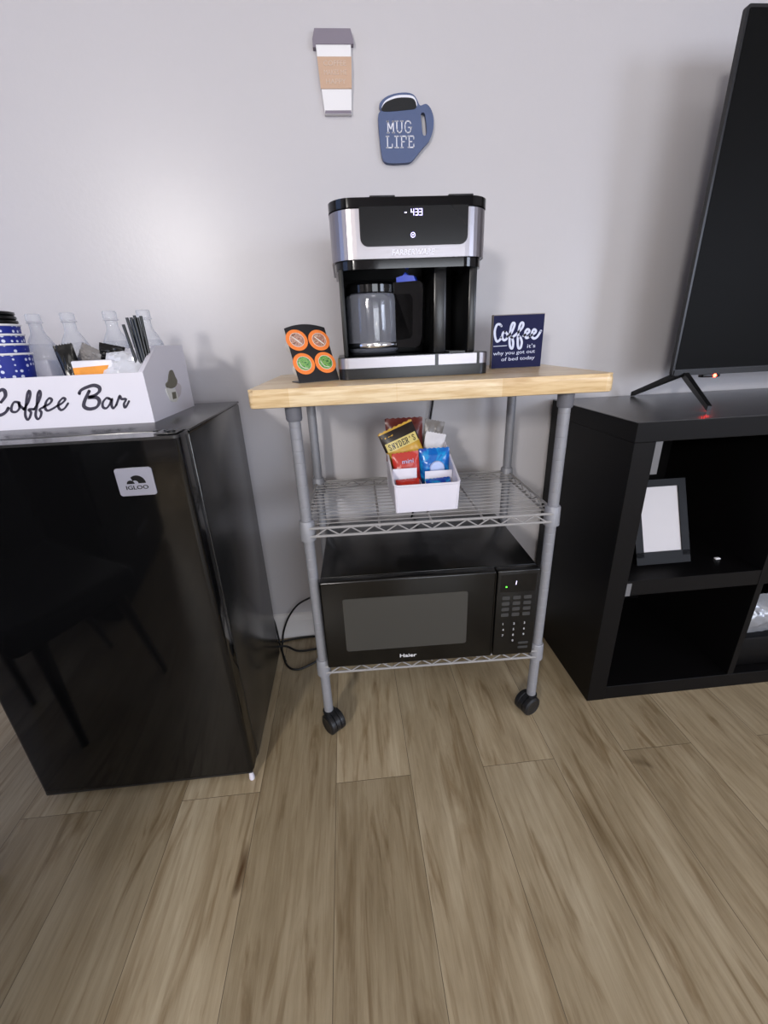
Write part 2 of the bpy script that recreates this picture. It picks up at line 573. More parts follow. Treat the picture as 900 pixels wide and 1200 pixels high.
def wall_with_window(name, fn, L0, L1, a0, a1, z0, z1, n):
    """fn(a, d, z) -> point: a runs along the wall, d (0..0.1) through its thickness"""
    def bx(bm, a0_, a1_, d0, d1, z0_, z1_):
        p, q = fn(a0_, d0, z0_), fn(a1_, d1, z1_)
        box(bm, min(p[0], q[0]), max(p[0], q[0]), min(p[1], q[1]), max(p[1], q[1]), z0_, z1_)
    bm = B()
    bx(bm, L0, a0, 0, .1, 0, ZC); bx(bm, a1, L1, 0, .1, 0, ZC)
    bx(bm, a0, a1, 0, .1, 0, z0); bx(bm, a0, a1, 0, .1, z1, ZC)
    struct(name, bm, M['wall_plain'])
    f2 = B(); t = 0.045
    bx(f2, a0, a0 + t, .02, .08, z0, z1); bx(f2, a1 - t, a1, .02, .08, z0, z1)
    bx(f2, a0 + t, a1 - t, .02, .08, z0, z0 + t); bx(f2, a0 + t, a1 - t, .02, .08, z1 - t, z1)
    m_ = (z0 + z1) / 2
    bx(f2, a0 + t, a1 - t, .03, .07, m_ - .02, m_ + .02)
    wo = struct('window_%d' % n, f2, M['base'])
    p_ = B(); bx(p_, a0 + t, a1 - t, .047, .053, z0 + t, z1 - t)
    struct('window_pane', p_, M['bottle'], wo)
wall_with_window('wall_left', lambda a, d, z: (X0 - d, a, z), Y0, 0, -2.0, -0.6, 0.85, 2.1, 1)
wall_with_window('wall_front', lambda a, d, z: (a, Y0 - d, z), X0 - .1, X1 + .1, 0.15, 1.85, 0.45, 1.75, 2)
wall_with_window('wall_right', lambda a, d, z: (X1 + d, a, z), Y0, 0, -3.95, -2.5, 0.8, 2.0, 3)

def baseboard(name, prof_fn, length0, length1):
    out = [(0, 0), (0.013, 0), (0.013, 0.075), (0.010, 0.088), (0.006, 0.096), (0.0, 0.10)]
    bm = B()
    prism(bm, out, prof_fn, length0, length1)
    struct(name, bm, M['base'])
baseboard('baseboard_back', lambda a, b, d: (d, -a, b), X0, X1)
baseboard('baseboard_left', lambda a, b, d: (X0 + a, d, b), Y0, -0.013)
baseboard('baseboard_right', lambda a, b, d: (X1 - a, d, b), Y0, -0.013)
baseboard('baseboard_front', lambda a, b, d: (d, Y0 + a, b), X0 + .013, X1 - .013)

# ------------------------------------------------------------------ mini fridge
FX0, FX1, FYF, FYB, FZ = -0.782, -0.292, -0.555, -0.106, 0.861
fr = thing('mini_fridge', 'glossy black mini fridge with a silver badge, standing under the white wooden bin', 'fridge', ((FX0 + FX1) / 2, -0.33, 0))
bm = B()
box(bm, FX0, FX1, -0.502, FYB, 0.016, FZ - 0.0045, 0.006, 2)
obj('cabinet_body', bm, M['fridge_side'], fr)
bm = B(); box(bm, FX0 - .001, FX1 + .001, -0.503, FYB, FZ - 0.0045, FZ, 0.002, 2)
obj('top_panel', bm, M['fridge_top'], fr)
bm = B()
prism(bm, rrect(FX0, FX1, FYF, -0.509, 0.012, 5, (1, 1, 0, 0)), XY, 0.034, FZ - 0.006)
door = obj('fridge_door', bm, M['fridge'], fr)
bm = B(); prism(bm, rrect(FX0, FX1, FYF, -0.509, 0.012, 5, (1, 1, 0, 0)), XY, FZ - 0.006, FZ - 0.001)
obj('door_top_trim', bm, M['fridge_top'], door)
bm = B()
prism(bm, rrect(FX0 + .003, FX1 - .003, FYF + .001, FYF + .012, 0.004, 3), XY, 0.028, 0.034)
obj('door_bottom_trim', bm, M['blacksatin'], door)
bm = B(); box(bm, FX0 + .006, FX1 - .006, -0.509, -0.502, 0.04, FZ - .012)
obj('door_gasket', bm, M['seal'], fr)
bm = B()
box(bm, FX1 - .045, FX1 - .006, -0.545, -0.502, FZ, FZ + .0020, 0.0008)
lathe(bm, [(0.007, 0), (0.007, 0.005), (0.005, 0.006)], (FX1 - .018, -0.535, FZ), 14)
h = obj('hinge', bm, M['blacksatin'], fr)
bm = B()
for dx in (0.030, 0.048):
    lathe(bm, [(0.0045, 0), (0.0045, 0.0025)], (FX1 - dx, -0.525, FZ + .0025), 10)
obj('screw', bm, M['blackplastic'], h)
for (x, y) in ((FX1 - .022, -0.487), (FX0 + .022, -0.487), (FX1 - .03, -0.14), (FX0 + .03, -0.14)):
    bm = B(); lathe(bm, [(0.013, 0), (0.014, 0.004), (0.009, 0.006), (0.009, 0.017)], (x, y, 0), 14)
    obj('foot', bm, M['blackplastic'], fr)
bm = B(); lathe(bm, [(0.006, 0), (0.007, 0.004), (0.006, 0.012), (0.0045, 0.029)], (FX1 - .010, FYF + .008, 0), 12)
f_ = obj('foot', bm, M['whiteplastic'], fr); f_['label'] = 'small white foot under the door corner'
# badge
bm = B(); prism(bm, rrect(-0.412, -0.349, 0.758, 0.8085, 0.005), XZ, FYF - .0005, FYF - .002)
badge = obj('badge', bm, M['badge'], door)
bm = B()
def arc(cx, cz, r, a0, a1, n=14):
    return [(cx + r * math.cos(math.radians(a0 + (a1 - a0) * k / n)), cz + r * math.sin(math.radians(a0 + (a1 - a0) * k / n))) for k in range(n + 1)]
prism(bm, arc(-0.378, 0.7805, 0.0145, 0, 130) + list(reversed(arc(-0.3815, 0.7805, 0.0055, 0, 130))), XZ, FYF - .0019, FYF - .0026)
prism(bm, arc(-0.3895, 0.7800, 0.0065, 0, 180), XZ, FYF - .0019, FYF - .0026)
obj('emblem', bm, M['blackplastic'], badge)
bm = B()
text_bm(bm, 'IGLOO', (-0.380, FYF - .0018, 0.7695), (1, 0, 0), (0, 0, 1), width=0.038, height=0.0072, depth=0.0007, center=True, bold=0.015)
obj('lettering', bm, M['blackplastic'], badge)

# ------------------------------------------------------------------ coffee bar bin on the fridge
BX0, BX1, BYF, BYB = -0.905, -0.392, -0.401, -0.155
cb = thing('wooden_bin', 'white wooden bin lettered Coffee Bar, standing on the black mini fridge', 'bin', (-0.65, -0.28, FZ))
bm = B()
t = 0.009
side = [(BYF, FZ), (BYB, FZ), (BYB, 1.006), (-0.310, 1.006), (BYF, 0.958)]
prism(bm, side, YZ, BX1 - t, BX1)
prism(bm, side, YZ, BX0, BX0 + t)
box(bm, BX0 + t, BX1 - t, BYF, BYF + t, FZ, 0.958)
box(bm, BX0 + t, BX1 - t, BYB - t, BYB, FZ, 0.985)
box(bm, BX0 + t, BX1 - t, BYF + t, BYB - t, FZ, FZ + t)
obj('bin_body', bm, M['white'], cb)
BIN = [[(-0.668, 0.915), (-0.656, 0.926), (-0.654, 0.936), (-0.661, 0.937), (-0.676, 0.925), (-0.689, 0.906), (-0.69, 0.892), (-0.678, 0.891), (-0.666, 0.896), (-0.658, 0.904)], [(-0.635, 0.913), (-0.644, 0.914), (-0.652, 0.905), (-0.654, 0.897), (-0.646, 0.896), (-0.638, 0.903), (-0.636, 0.912), (-0.635, 0.906), (-0.63, 0.9)], [(-0.632, 0.899), (-0.619, 0.912), (-0.61, 0.927), (-0.61, 0.934), (-0.616, 0.926), (-0.625, 0.906), (-0.632, 0.889), (-0.631, 0.88), (-0.626, 0.883), (-0.62, 0.893), (-0.622, 0.899), (-0.612, 0.899)], [(-0.612, 0.899), (-0.599, 0.913), (-0.591, 0.926), (-0.591, 0.933), (-0.597, 0.925), (-0.605, 0.905), (-0.613, 0.888), (-0.612, 0.88), (-0.606, 0.883), (-0.601, 0.892), (-0.602, 0.898), (-0.593, 0.902)], [(-0.593, 0.903), (-0.58, 0.908), (-0.574, 0.915), (-0.578, 0.918), (-0.586, 0.911), (-0.591, 0.9), (-0.588, 0.895), (-0.578, 0.898), (-0.566, 0.904)], [(-0.567, 0.903), (-0.555, 0.909), (-0.549, 0.915), (-0.553, 0.917), (-0.562, 0.91), (-0.566, 0.901), (-0.563, 0.895), (-0.555, 0.898), (-0.546, 0.907)], [(-0.52, 0.924), (-0.515, 0.93), (-0.503, 0.935), (-0.489, 0.938), (-0.48, 0.934), (-0.482, 0.926), (-0.493, 0.919), (-0.505, 0.916), (-0.49, 0.915), (-0.487, 0.907), (-0.495, 0.897), (-0.509, 0.894), (-0.518, 0.899), (-0.514, 0.91), (-0.5, 0.928)], [(-0.466, 0.911), (-0.472, 0.913), (-0.481, 0.905), (-0.483, 0.896), (-0.477, 0.894), (-0.469, 0.901), (-0.462, 0.911), (-0.466, 0.899), (-0.464, 0.893), (-0.457, 0.899)], [(-0.457, 0.899), (-0.45, 0.91), (-0.446, 0.916), (-0.444, 0.91), (-0.436, 0.909), (-0.442, 0.9), (-0.441, 0.893), (-0.431, 0.905)]]
bm = B()
for i, s in enumerate(BIN):
    base = 0.0046 if i not in (0, 6) else 0.0066
    ribbon(bm, s, lambda t_, d, b_=base: b_ * (0.62 + 0.6 * abs(d.y * 0.8 - d.x * 0.6)), XZ, BYF + .0001, BYF - .0008, 5)
obj('lettering', bm, M['grapheme'], cb)
BEAN = [[(-0.258, 0.954), (-0.252, 0.95), (-0.246, 0.938), (-0.24, 0.93), (-0.247, 0.922), (-0.263, 0.917), (-0.284, 0.916), (-0.3, 0.919), (-0.307, 0.924), (-0.303, 0.929), (-0.29, 0.933), (-0.279, 0.945), (-0.269, 0.952)], [(-0.311, 0.919), (-0.268, 0.914), (-0.261, 0.91), (-0.256, 0.9), (-0.256, 0.892), (-0.269, 0.886), (-0.284, 0.887), (-0.299, 0.891), (-0.307, 0.902)], [(-0.286, 0.908), (-0.264, 0.907), (-0.267, 0.893), (-0.288, 0.893)], [(-0.243, 0.924), (-0.228, 0.921), (-0.221, 0.914), (-0.232, 0.9), (-0.245, 0.894), (-0.259, 0.893), (-0.259, 0.903), (-0.258, 0.914)]]
def smo(o2, sub=4):
    return [(p.x, p.y) for p in smooth_path([(a, b, 0) for a, b in o2], sub, True)]
em = B(); prism(em, smo(BEAN[3]), YZ, BX1, BX1 + .0012); emb = obj('emblem', em, M['beanpale'], cb)
em = B(); prism(em, smo(BEAN[1]), YZ, BX1, BX1 + .0018); obj('emblem_cup', em, M['beancream'], emb)
em = B(); prism(em, smo(BEAN[0]), YZ, BX1, BX1 + .0024); obj('emblem_bean', em, M['bean'], emb)
em = B(); prism(em, BEAN[2], YZ, BX1 + .0016, BX1 + .0026); obj('emblem_label', em, M['bean'], emb)

# bottles of water in the bin
def bottle(x, y, label):
    t_ = thing('water_bottle', label, 'bottle', (x, y, FZ + .009), 0, 'clear water bottles in the white bin')
    b = B()
    k = [(0.0, 0.0), (0.026, 0.0), (0.031, 0.006), (0.031, 0.03), (0.029, 0.034), (0.031, 0.04), (0.031, 0.075), (0.029, 0.08), (0.031, 0.086), (0.031, 0.125), (0.029, 0.142), (0.022, 0.158), (0.014, 0.172), (0.0125, 0.18), (0.0125, 0.192), (0.016, 0.193), (0.016, 0.195)]
    lathe(b, k, (x, y, FZ + .009), 28)
    obj('bottle_body', b, M['bottle'], t_, 60)
    b = B(); lathe(b, [(0.0135, 0.196), (0.0145, 0.197), (0.0145, 0.209), (0.013, 0.212)], (x, y, FZ + .009), 24)
    obj('bottle_cap', b, M['bottle'], t_, 40)
    b = B(); lathe(b, [(0.0, 0.003), (0.026, 0.004), (0.0295, 0.01), (0.0295, 0.125), (0.027, 0.142), (0.0235, 0.150)], (x, y, FZ + .009), 24)
    obj('water', b, M['water'], t_, 60)
bottle(-0.683, -0.205, 'clear water bottle directly behind the dotted blue cups')
bottle(-0.610, -0.205, 'clear water bottle above the black foil pouch')
bottle(-0.519, -0.205, 'clear water bottle above the crumpled clear wrapper')
bottle(-0.446, -0.205, 'clear water bottle behind the black straws')

# cups nested upright, lids on top (stack leans a little)
cups = [0.871, 0.900, 0.915, 0.930]
cx, cy = -0.690, -0.315
for i, zc in enumerate([0.8695, 0.8875, 0.9055, 0.9235]):
    pos = ['bottom', 'second from the bottom', 'third from the bottom', 'topmost'][i]
    t_ = thing('paper_cup', 'blue dotted paper cup, %s in the stack inside the white bin' % pos, 'cup', (cx + .002 * i, cy, zc + .003), 0, 'dotted paper cups')
    x = cx - .002 * i
    z = zc + .003
    b = B()
    # outer wall and inner wall, as one shell
    lathe(b, [(0.0, 0.0), (0.0300, 0.0), (0.0445, 0.127), (0.0432, 0.127), (0.0285, 0.004), (0.0, 0.004)], (x, cy, z), 40)
    obj('cup_wall', b, M['dots'], t_, 50)
    b = B(); tube(b, [(x + 0.0445 * math.cos(2 * math.pi * k / 40), cy + 0.0445 * math.sin(2 * math.pi * k / 40), z + .128) for k in range(40)], 0.0021, 8, True)
    obj('cup_rim', b, M['paper'], t_)
for i in range(3):
    b = B()
    z = 1.0570 + i * 0.0078
    x = cx - .008 - .001 * i
    lathe(b, [(0.0, 0.0), (0.043, 0.0), (0.0455, 0.002), (0.0455, 0.006), (0.041, 0.0075), (0.039, 0.0078), (0.0, 0.0078)], (x, cy, z), 36)
    o = obj('cup_lid', b, M['blackplastic'])
    tag(o, 'black plastic cup lid, %s of three on the dotted cups' % ['lowest', 'middle', 'topmost'][i], 'lid', 'black cup lids')

# pouch: a pillow shaped bag with crimped ends, in its own frame (w along u, h along v)
def pouch(bm, ctr, u, v, w_, h_, th, nu=14, nv=16, crinkle=0.0, rnd=None, crimp=0.10):
    rnd = rnd or R
    u = Vector(u).normalized(); v = Vector(v); v = (v - u * v.dot(u)).normalized(); n = u.cross(v)
    ctr = Vector(ctr)
    fr_, bk = [], []
    for j in range(nv + 1):
        b = j / nv * 2 - 1
        rowf, rowb = [], []
        for i in range(nu + 1):
            a = i / nu * 2 - 1
            e = max(0.0, 1 - abs(b) / (1 - crimp)) ** 0.55 * (1 - abs(a) ** 3) ** 0.6 if abs(a) < 1 else 0
            if abs(b) > 1 - crimp: e = 0
            pinch = 1 - 0.05 * (1 - abs(b)) 
            cr = rnd.uniform(-1, 1) * crinkle
            zig = 0.02 * h_ * (1 if i % 2 else 0) if j in (0, nv) else 0
            p = ctr + u * (a * w_ / 2 * pinch) + v * (b * h_ / 2 + (zig if b > 0 else -zig))
            rowf.append(bm.verts.new(p + n * (th / 2 * e + cr * (0.3 + e) + 0.0004)))
            if 0 < i < nu and 0 < j < nv:
                rowb.append(bm.verts.new(p - n * (th / 2 * e + 0.0004)))
            else:
                rowb.append(rowf[-1])
        fr_.append(rowf); bk.append(rowb)
    for j in range(nv):
        for i in range(nu):
            bm.faces.new((fr_[j][i], fr_[j][i + 1], fr_[j + 1][i + 1], fr_[j + 1][i]))
            vs = []
            for q in (bk[j][i], bk[j + 1][i], bk[j + 1][i + 1], bk[j][i + 1]):
                if q not in vs: vs.append(q)
            if len(vs) >= 3:
                try: bm.faces.new(vs)
                except ValueError: pass
    return bm

# other contents of the bin
b = B(); pouch(b, (-0.568, -0.315, 0.945), (1, 0.25, 0.12), (-0.12, 0.10, 1), 0.036, 0.140, 0.026, crinkle=0.0015)
o = obj('foil_pouch', b, M['blackfoil']); tag(o, 'black foil pouch standing in the white bin beside the dotted cups', 'pouch')
b = B(); pouch(b, (-0.540, -0.290, 0.990), (1, -0.2, -0.5), (0.5, 0.25, 1), 0.05, 0.04, 0.02, crinkle=0.002)
o = obj('foil_packet', b, M['greyfoil']); tag(o, 'small shiny silver packet leaning against the black foil pouch', 'packet')
b = B(); pouch(b, (-0.498, -0.285, 0.992), (1, 0.1, -0.25), (0.2, 0.3, 1), 0.05, 0.04, 0.02, crinkle=0.002)
o = obj('foil_packet', b, M['blackfoil']); tag(o, 'small black foil packet lying to the right of the silver packet', 'packet')
pk = thing('drink_packet', 'white packet with an orange picture, upright in the white bin', 'packet', (-0.505, -0.345, FZ + .009))
b = B(); box(b, -0.545, -0.465, -0.357, -0.335, FZ + .010, 0.983, 0.003); obj('packet_body', b, M['whitepkt'], pk)
b = B(); prism(b, [(-0.543, 0.95), (-0.487, 0.95), (-0.473, 0.973), (-0.543, 0.970)], XZ, -0.3572, -0.3580); obj('orange_picture', b, M['orangepkt'], pk)
b = B(); pouch(b, (-0.450, -0.335, 0.970), (1, 0.0, 0.05), (0.1, 0.6, 0.5), 0.095, 0.085, 0.04, crinkle=0.004)
o = obj('clear_wrapper', b, M['clearbag']); tag(o, 'crumpled clear plastic wrapper in the right end of the white bin', 'wrapper')
b = B(); pouch(b, (-0.468, -0.262, 0.962), (1, 0.1, 0.05), (0.1, 0.4, 0.8), 0.10, 0.09, 0.03, crinkle=0.003)
o = obj('napkin_packet', b, M['whitepkt']); tag(o, 'white napkin packet behind the clear wrapper in the bin', 'packet')
b = B(); box(b, -0.445, -0.431, -0.297, -0.290, 0.90, 0.998, 0.002)
bmesh.ops.rotate(b, verts=b.verts, cent=(-0.438, -0.293, 0.90), matrix=Matrix.Rotation(math.radians(-14), 3, 'Y'))
o = obj('wooden_stirrer', b, M['stirrer']); tag(o, 'pale wooden stirrer leaning beside the black straws', 'stirrer')
straws = [(-0.4095, -0.352, -0.4300, 1.046), (-0.4060, -0.352, -0.4200, 1.058), (-0.4060, -0.345, -0.4160, 1.054), (-0.4030, -0.352, -0.4120, 1.058), (-0.4025, -0.345, -0.4080, 1.062),
          (-0.3995, -0.352, -0.4060, 1.055), (-0.3990, -0.345, -0.4030, 1.058), (-0.3990, -0.338, -0.3990, 1.061), (-0.4020, -0.338, -0.4105, 1.057)]
for i, (xb, yb, xt, zt) in enumerate(straws):
    b = B()
    p0, p1 = Vector((xb, yb, FZ + .012)), Vector((xt, yb + .004, zt))
    tube(b, [p0, p0.lerp(p1, .5), p1], 0.0030, 8)
    o = obj('drinking_straw', b, M['blackplastic'])
    tag(o, 'thin black drinking straw in the right corner of the white bin' if i else 'black drinking straw leaning furthest left in the white bin', 'straw', 'black straws in the bin' if i else None)

# ------------------------------------------------------------------ utility cart (local frame: u right, v back)
CU, CV, CZ = -0.1115, -0.41, 0.0
CR = -0.0272
SP, DP = 0.57, 0.323
ZB = 0.918
cart = thing('utility_cart', 'grey wire utility cart on black casters with a pale wooden top', 'cart', (CU, CV, 0), CR, local=True)
def cart_pt(u, v, z):
    c, s = math.cos(CR), math.sin(CR)
    return Vector((CU + c * u - s * v, CV + s * u + c * v, z))
b = B()
prism(b, rrect(-0.0785, 0.648, -0.040, 0.385, 0.012, 5), XY, ZB - .036, ZB)
bmesh.ops.bevel(b, geom=[e for e in b.edges if e.verts[0].co.z > ZB - 1e-5 and e.verts[1].co.z > ZB - 1e-5], offset=0.011, segments=4, affect='EDGES', profile=0.5)
bmesh.ops.bevel(b, geom=[e for e in b.edges if e.verts[0].co.z < ZB - .0359 and e.verts[1].co.z < ZB - .0359], offset=0.004, segments=2, affect='EDGES', profile=0.5)
obj('wooden_top', b, M['board'], cart, 30)
for (u, v) in ((0, 0), (SP, 0), (0, DP), (SP, DP)):
    prof = [(0.0125, 0.056)]
    z = 0.075
    while z < ZB - 0.045:
        prof += [(0.0125, z - .0012), (0.0121, z - .0004), (0.0121, z + .0004), (0.0125, z + .0012)]
        z += 0.0254
    prof += [(0.0125, ZB - .0365)]
    b = B(); lathe(b, prof, (u, v, 0), 40)
    post = obj('post', b, M['post'], cart, 12)
    b = B(); lathe(b, [(0.0150, ZB - .068), (0.0168, ZB - .064), (0.0172, ZB - .0365), (0.0130, ZB - .0365)], (u, v, 0), 20)
    obj('top_collar', b, M['clip'], post)
    for zs in (0.611, 0.218):
        b = B(); lathe(b, [(0.0135, zs - .034), (0.0185, zs - .032), (0.0175, zs + .012), (0.0150, zs + .016), (0.0135, zs + .016)], (u, v, 0), 20)
        obj('shelf_collar', b, M['post'] , post)
def wire_shelf(zs):
    e = 0.020
    fv, bv, lu, ru = -0.014, DP + 0.010, -0.006, SP + 0.006
    b = B()
    for (z) in (zs, zs - .020):
        tube(b, [(lu + .008, fv, z), (ru - .008, fv, z)], 0.0032, 8)
        tube(b, [(lu + .014, bv, z), (ru - .014, bv, z)], 0.0030, 8)
        tube(b, [(lu, .014, z), (lu, DP - .014, z)], 0.0030, 8)
        tube(b, [(ru, .014, z), (ru, DP - .014, z)], 0.0030, 8)
    rail = obj('truss_rail', b, M['wire'], cart)
    def zig(pfn, L0, L1, pitch):
        b = B()
        n = int(round((L1 - L0) / pitch)) * 2
        pts = [pfn(L0 + (L1 - L0) * k / n, zs - .0015 if k % 2 else zs - .0185) for k in range(n + 1)]
        tube(b, pts, 0.0020, 6)
        obj('zigzag_wire', b, M['wire'], rail)
    zig(lambda t_, z: (t_, fv, z), 0.02, SP - .02, 0.052)
    zig(lambda t_, z: (t_, bv, z), 0.02, SP - .02, 0.052)
    zig(lambda t_, z: (lu, t_, z), 0.02, DP - .02, 0.052)
    zig(lambda t_, z: (ru, t_, z), 0.02, DP - .02, 0.052)
    b = B()
    v = 0.010
    while v < DP:
        inset = 0.016 if (v < 0.03 or v > DP - 0.03) else 0.0
        tube(b, [(lu + inset, v, zs + .0005), (ru - inset, v, zs + .0005)], 0.0013, 6)
        v += 0.0235
    for u in (0.165, 0.285, 0.405):
        tube(b, [(u, fv, zs - .004), (u, bv, zs - .004)], 0.0028, 6)
    obj('shelf_wires', b, M['wire'], cart)
wire_shelf(0.611)
wire_shelf(0.218)
for i, (u, v, a) in enumerate(((0, 0, -52), (SP, 0, 205), (0, DP, 20), (SP, DP, 200))):
    a = math.radians(a)
    d = Vector((math.cos(a), math.sin(a), 0)); n = Vector((-d.y, d.x, 0))
    c = Vector((u, v, 0.0290)) + d * (0.020 if i == 0 else 0.012)
    b = B()
    lathe(b, [(0.006, 0.048), (0.0165, 0.049), (0.0165, 0.056), (0.007, 0.060)], (u, v, 0), 18)
    # hood between the two wheels
    prism(b, [(-0.012, 0.050)] + [((0.020 if i == 0 else 0.012) + 0.0280 * math.cos(math.radians(q)), 0.0290 + 0.0280 * math.sin(math.radians(q))) for q in range(100, -100, -15)] + [(0.004, 0.010)], lambda p, q, w2: tuple(Vector((u, v, q)) + d * p + n * w2), -0.006, 0.006)
    cs = obj('caster', b, M['caster'], cart)
    for s in (-1, 1):
        b = B()
        lathe(b, [(0.004, 0.0), (0.024, 0.0), (0.0285, 0.003), (0.0290, 0.009), (0.0282, 0.0145), (0.022, 0.018), (0.018, 0.0165), (0.004, 0.0165)], c + n * s * 0.0055, 26, n * s)
        obj('wheel', b, M['caster'], cs)

# ------------------------------------------------------------------ coffee maker
cm = thing('coffee_maker', 'black and brushed steel coffee maker with a lit clock on the wooden cart top', 'coffee maker', (0.153, -0.20, ZB))
CF, CBK = -0.325, -0.075
b = B()
prism(b, rrect(-0.014, 0.322, CF, CBK, 0.022, 6), XY, ZB + .0005, ZB + .022)
prism(b, rrect(-0.013, 0.321, CF + .001, CBK, 0.022, 6), XY, ZB + .022, ZB + .0465)
base = obj('base', b, M['blacksatin'], cm)
b = B()
def curved_band(bm, x0, x1, yf, yb, r, z0, z1, th, s0=None, s1=None, cl=True, cr_=True):
    """band wrapped round the front of a rounded box: outline offset outwards by th, from x=s0 to x=s1"""
    pts = []
    if cl:
        pts += [(x0, yb), (x0, yf + r)]
        pts += [(x0 + r - r * math.cos(math.radians(q)), yf + r - r * math.sin(math.radians(q))) for q in range(10, 90, 10)]
        pts += [(x0 + r, yf)]
    else:
        pts += [(s0, yf)]
    if cr_:
        pts += [(x1 - r, yf)] + [(x1 - r + r * math.sin(math.radians(q)), yf + r - r * math.cos(math.radians(q))) for q in range(10, 90, 10)] + [(x1, yf + r), (x1, yb)]
    else:
        pts += [(s1, yf)]
    out = []
    for i, p in enumerate(pts):
        a = Vector(pts[max(i - 1, 0)]); c = Vector(pts[min(i + 1, len(pts) - 1)])
        d = (c - a).normalized(); nn = Vector((d.y, -d.x))
        out.append((p[0] + nn.x * th, p[1] + nn.y * th))
    for i in range(len(pts) - 1):
        bm_pts = [pts[i], out[i], out[i + 1], pts[i + 1]]
        prism(bm, bm_pts, XY, z0, z1)
    bmesh.ops.remove_doubles(bm, verts=bm.verts, dist=1e-5)
curved_band(b, -0.013, 0.321, CF + .001, CF + .06, 0.022, ZB + .0235, ZB + .045, 0.0016, s1=0.199, cr_=False)
obj('carafe_tray_trim', b, M['steel'], base)
b = B(); curved_band(b, -0.013, 0.321, CF + .001, -0.2, 0.022, ZB + .0235, ZB + .045, 0.0016, s0=0.207, s1=0.293, cl=False, cr_=False)
obj('cup_tray_trim', b, M['steel'], base)
b = B(); curved_band(b, -0.013, 0.321, CF + .001, CBK - .03, 0.022, ZB + .0235, ZB + .045, 0.0016, s0=0.3005, cl=False)
obj('corner_trim', b, M['steel'], base)
b = B()
box(b, 0.0, 0.294, -0.150, CBK, ZB + .0465, 1.136, 0.006)       # rear column
box(b, 0.0, 0.010, CF + .015, -0.15, ZB + .0465, 1.136, 0.003)
obj('rear_column', b, M['recess'], cm)
b = B()
box(b, 0.203, 0.231, CF + .035, -0.15, ZB + .0465, 1.136, 0.004)
box(b, 0.276, 0.294, CF + .020, -0.15, ZB + .0465, 1.136, 0.004)
obj('cup_bay', b, M['blacksatin'], cm)
b = B()
lathe(b, [(0.001, 0), (0.052, 0), (0.058, 0.004), (0.050, 0.006)], (0.070, -0.247, ZB + .0465), 30)
obj('warming_plate', b, M['metalblack'], cm)
b = B()
for k in range(7):
    box(b, 0.236, 0.272, CF + .02 + k * .018, CF + .028 + k * .018, ZB + .0465, ZB + .050)
obj('drip_grate', b, M['blackplastic'], cm)
# head
HX0, HX1, HR = -0.0115, 0.3115, 0.048
b = B()
prism(b, rrect(HX0 + .006, HX1 - .006, CF + .004, CBK, HR, 10, (1, 1, 0, 0)), XY, 1.132, 1.149)
bmesh.ops.bevel(b, geom=[e for e in b.edges if e.verts[0].co.z < 1.133 and e.verts[1].co.z < 1.133], offset=0.008, segments=3, affect='EDGES')
prism(b, rrect(HX0 + .0035, HX1 - .0035, CF + .0015, CBK, HR, 10, (1, 1, 0, 0)), XY, 1.149, 1.236)
head = obj('brew_head', b, M['blackgloss'], cm)
b = B()
curved_band(b, HX0 + .0035, HX1 - .0035, CF + .0015, CBK, HR, 1.149, 1.234, 0.003)
obj('steel_shell', b, M['steel'], head)
b = B()
prism(b, rrect(HX0, HX1, CF - .002, CBK, HR, 12, (1, 1, 0, 0)), XY, 1.236, 1.252)
bmesh.ops.bevel(b, geom=[e for e in b.edges if e.verts[0].co.z > 1.25 and e.verts[1].co.z > 1.25], offset=0.004, segments=2, affect='EDGES')
lid = obj('top_lid', b, M['blackgloss'], cm)
b = B(); box(b, 0.070, 0.120, CF + .002, CF + .03, 1.2525, 1.256, 0.0015); obj('lid_tab', b, M['blackplastic'], lid)
b = B(); box(b, 0.225, 0.275, CF + .002, CF + .03, 1.2525, 1.256, 0.0015)
obj('lid_tab', b, M['blackplastic'], lid)
b = B(); prism(b, rrect(0.048, 0.264, 1.170, 1.2365, 0.015, 6, (1, 1, 0, 0)), XZ, CF + .001, CF - .0035)
cp = obj('control_panel', b, M['panel'], head)
yd = CF - .0036
b = B()
def seg7(bm, x, z, w2, h2, segs, lw):
    P_ = {'a': ((0, h2), (w2, h2)), 'b': ((w2, h2), (w2, h2 / 2)), 'c': ((w2, h2 / 2), (w2, 0)), 'd': ((0, 0), (w2, 0)), 'e': ((0, 0), (0, h2 / 2)), 'f': ((0, h2 / 2), (0, h2)), 'g': ((0, h2 / 2), (w2, h2 / 2))}
    for s in segs:
        p, q = P_[s]
        ribbon(bm, [(x + p[0], z + p[1]), (x + q[0], z + q[1])], lw, XZ, yd + .0002, yd - .0003, smooth=False)
seg7(b, 0.1500, 1.221, 0.0050, 0.0100, 'fgbc', 0.0013)
seg7(b, 0.1585, 1.221, 0.0050, 0.0100, 'abgcd', 0.0013)
seg7(b, 0.1665, 1.221, 0.0050, 0.0100, 'abgcd', 0.0013)
ribbon(b, [(0.1375, 1.2255), (0.1405, 1.2255)], 0.0017, XZ, yd + .0002, yd - .0003, smooth=False)
obj('clock_digits', b, M['ledwhite'], cp)
b = B()
ribbon(b, arc(0.153, 1.188, 0.0042, 0, 360, 18), 0.0009, XZ, yd + .0002, yd - .0003, smooth=False)
ribbon(b, [(0.1515, 1.1890), (0.153, 1.1872), (0.1545, 1.1890)], 0.001, XZ, yd + .0002, yd - .0003, smooth=False)
obj('power_icon', b, M['ledwhite'], cp)
b = B()
text_bm(b, 'FARBERWARE', (0.1535, CF - .0016, 1.1540), (1, 0, 0), (0, 0, 1), width=0.088, height=0.0100, depth=0.0008, center=True, shear=0.2, bold=0.02)
obj('lettering', b, M['cream'], head)
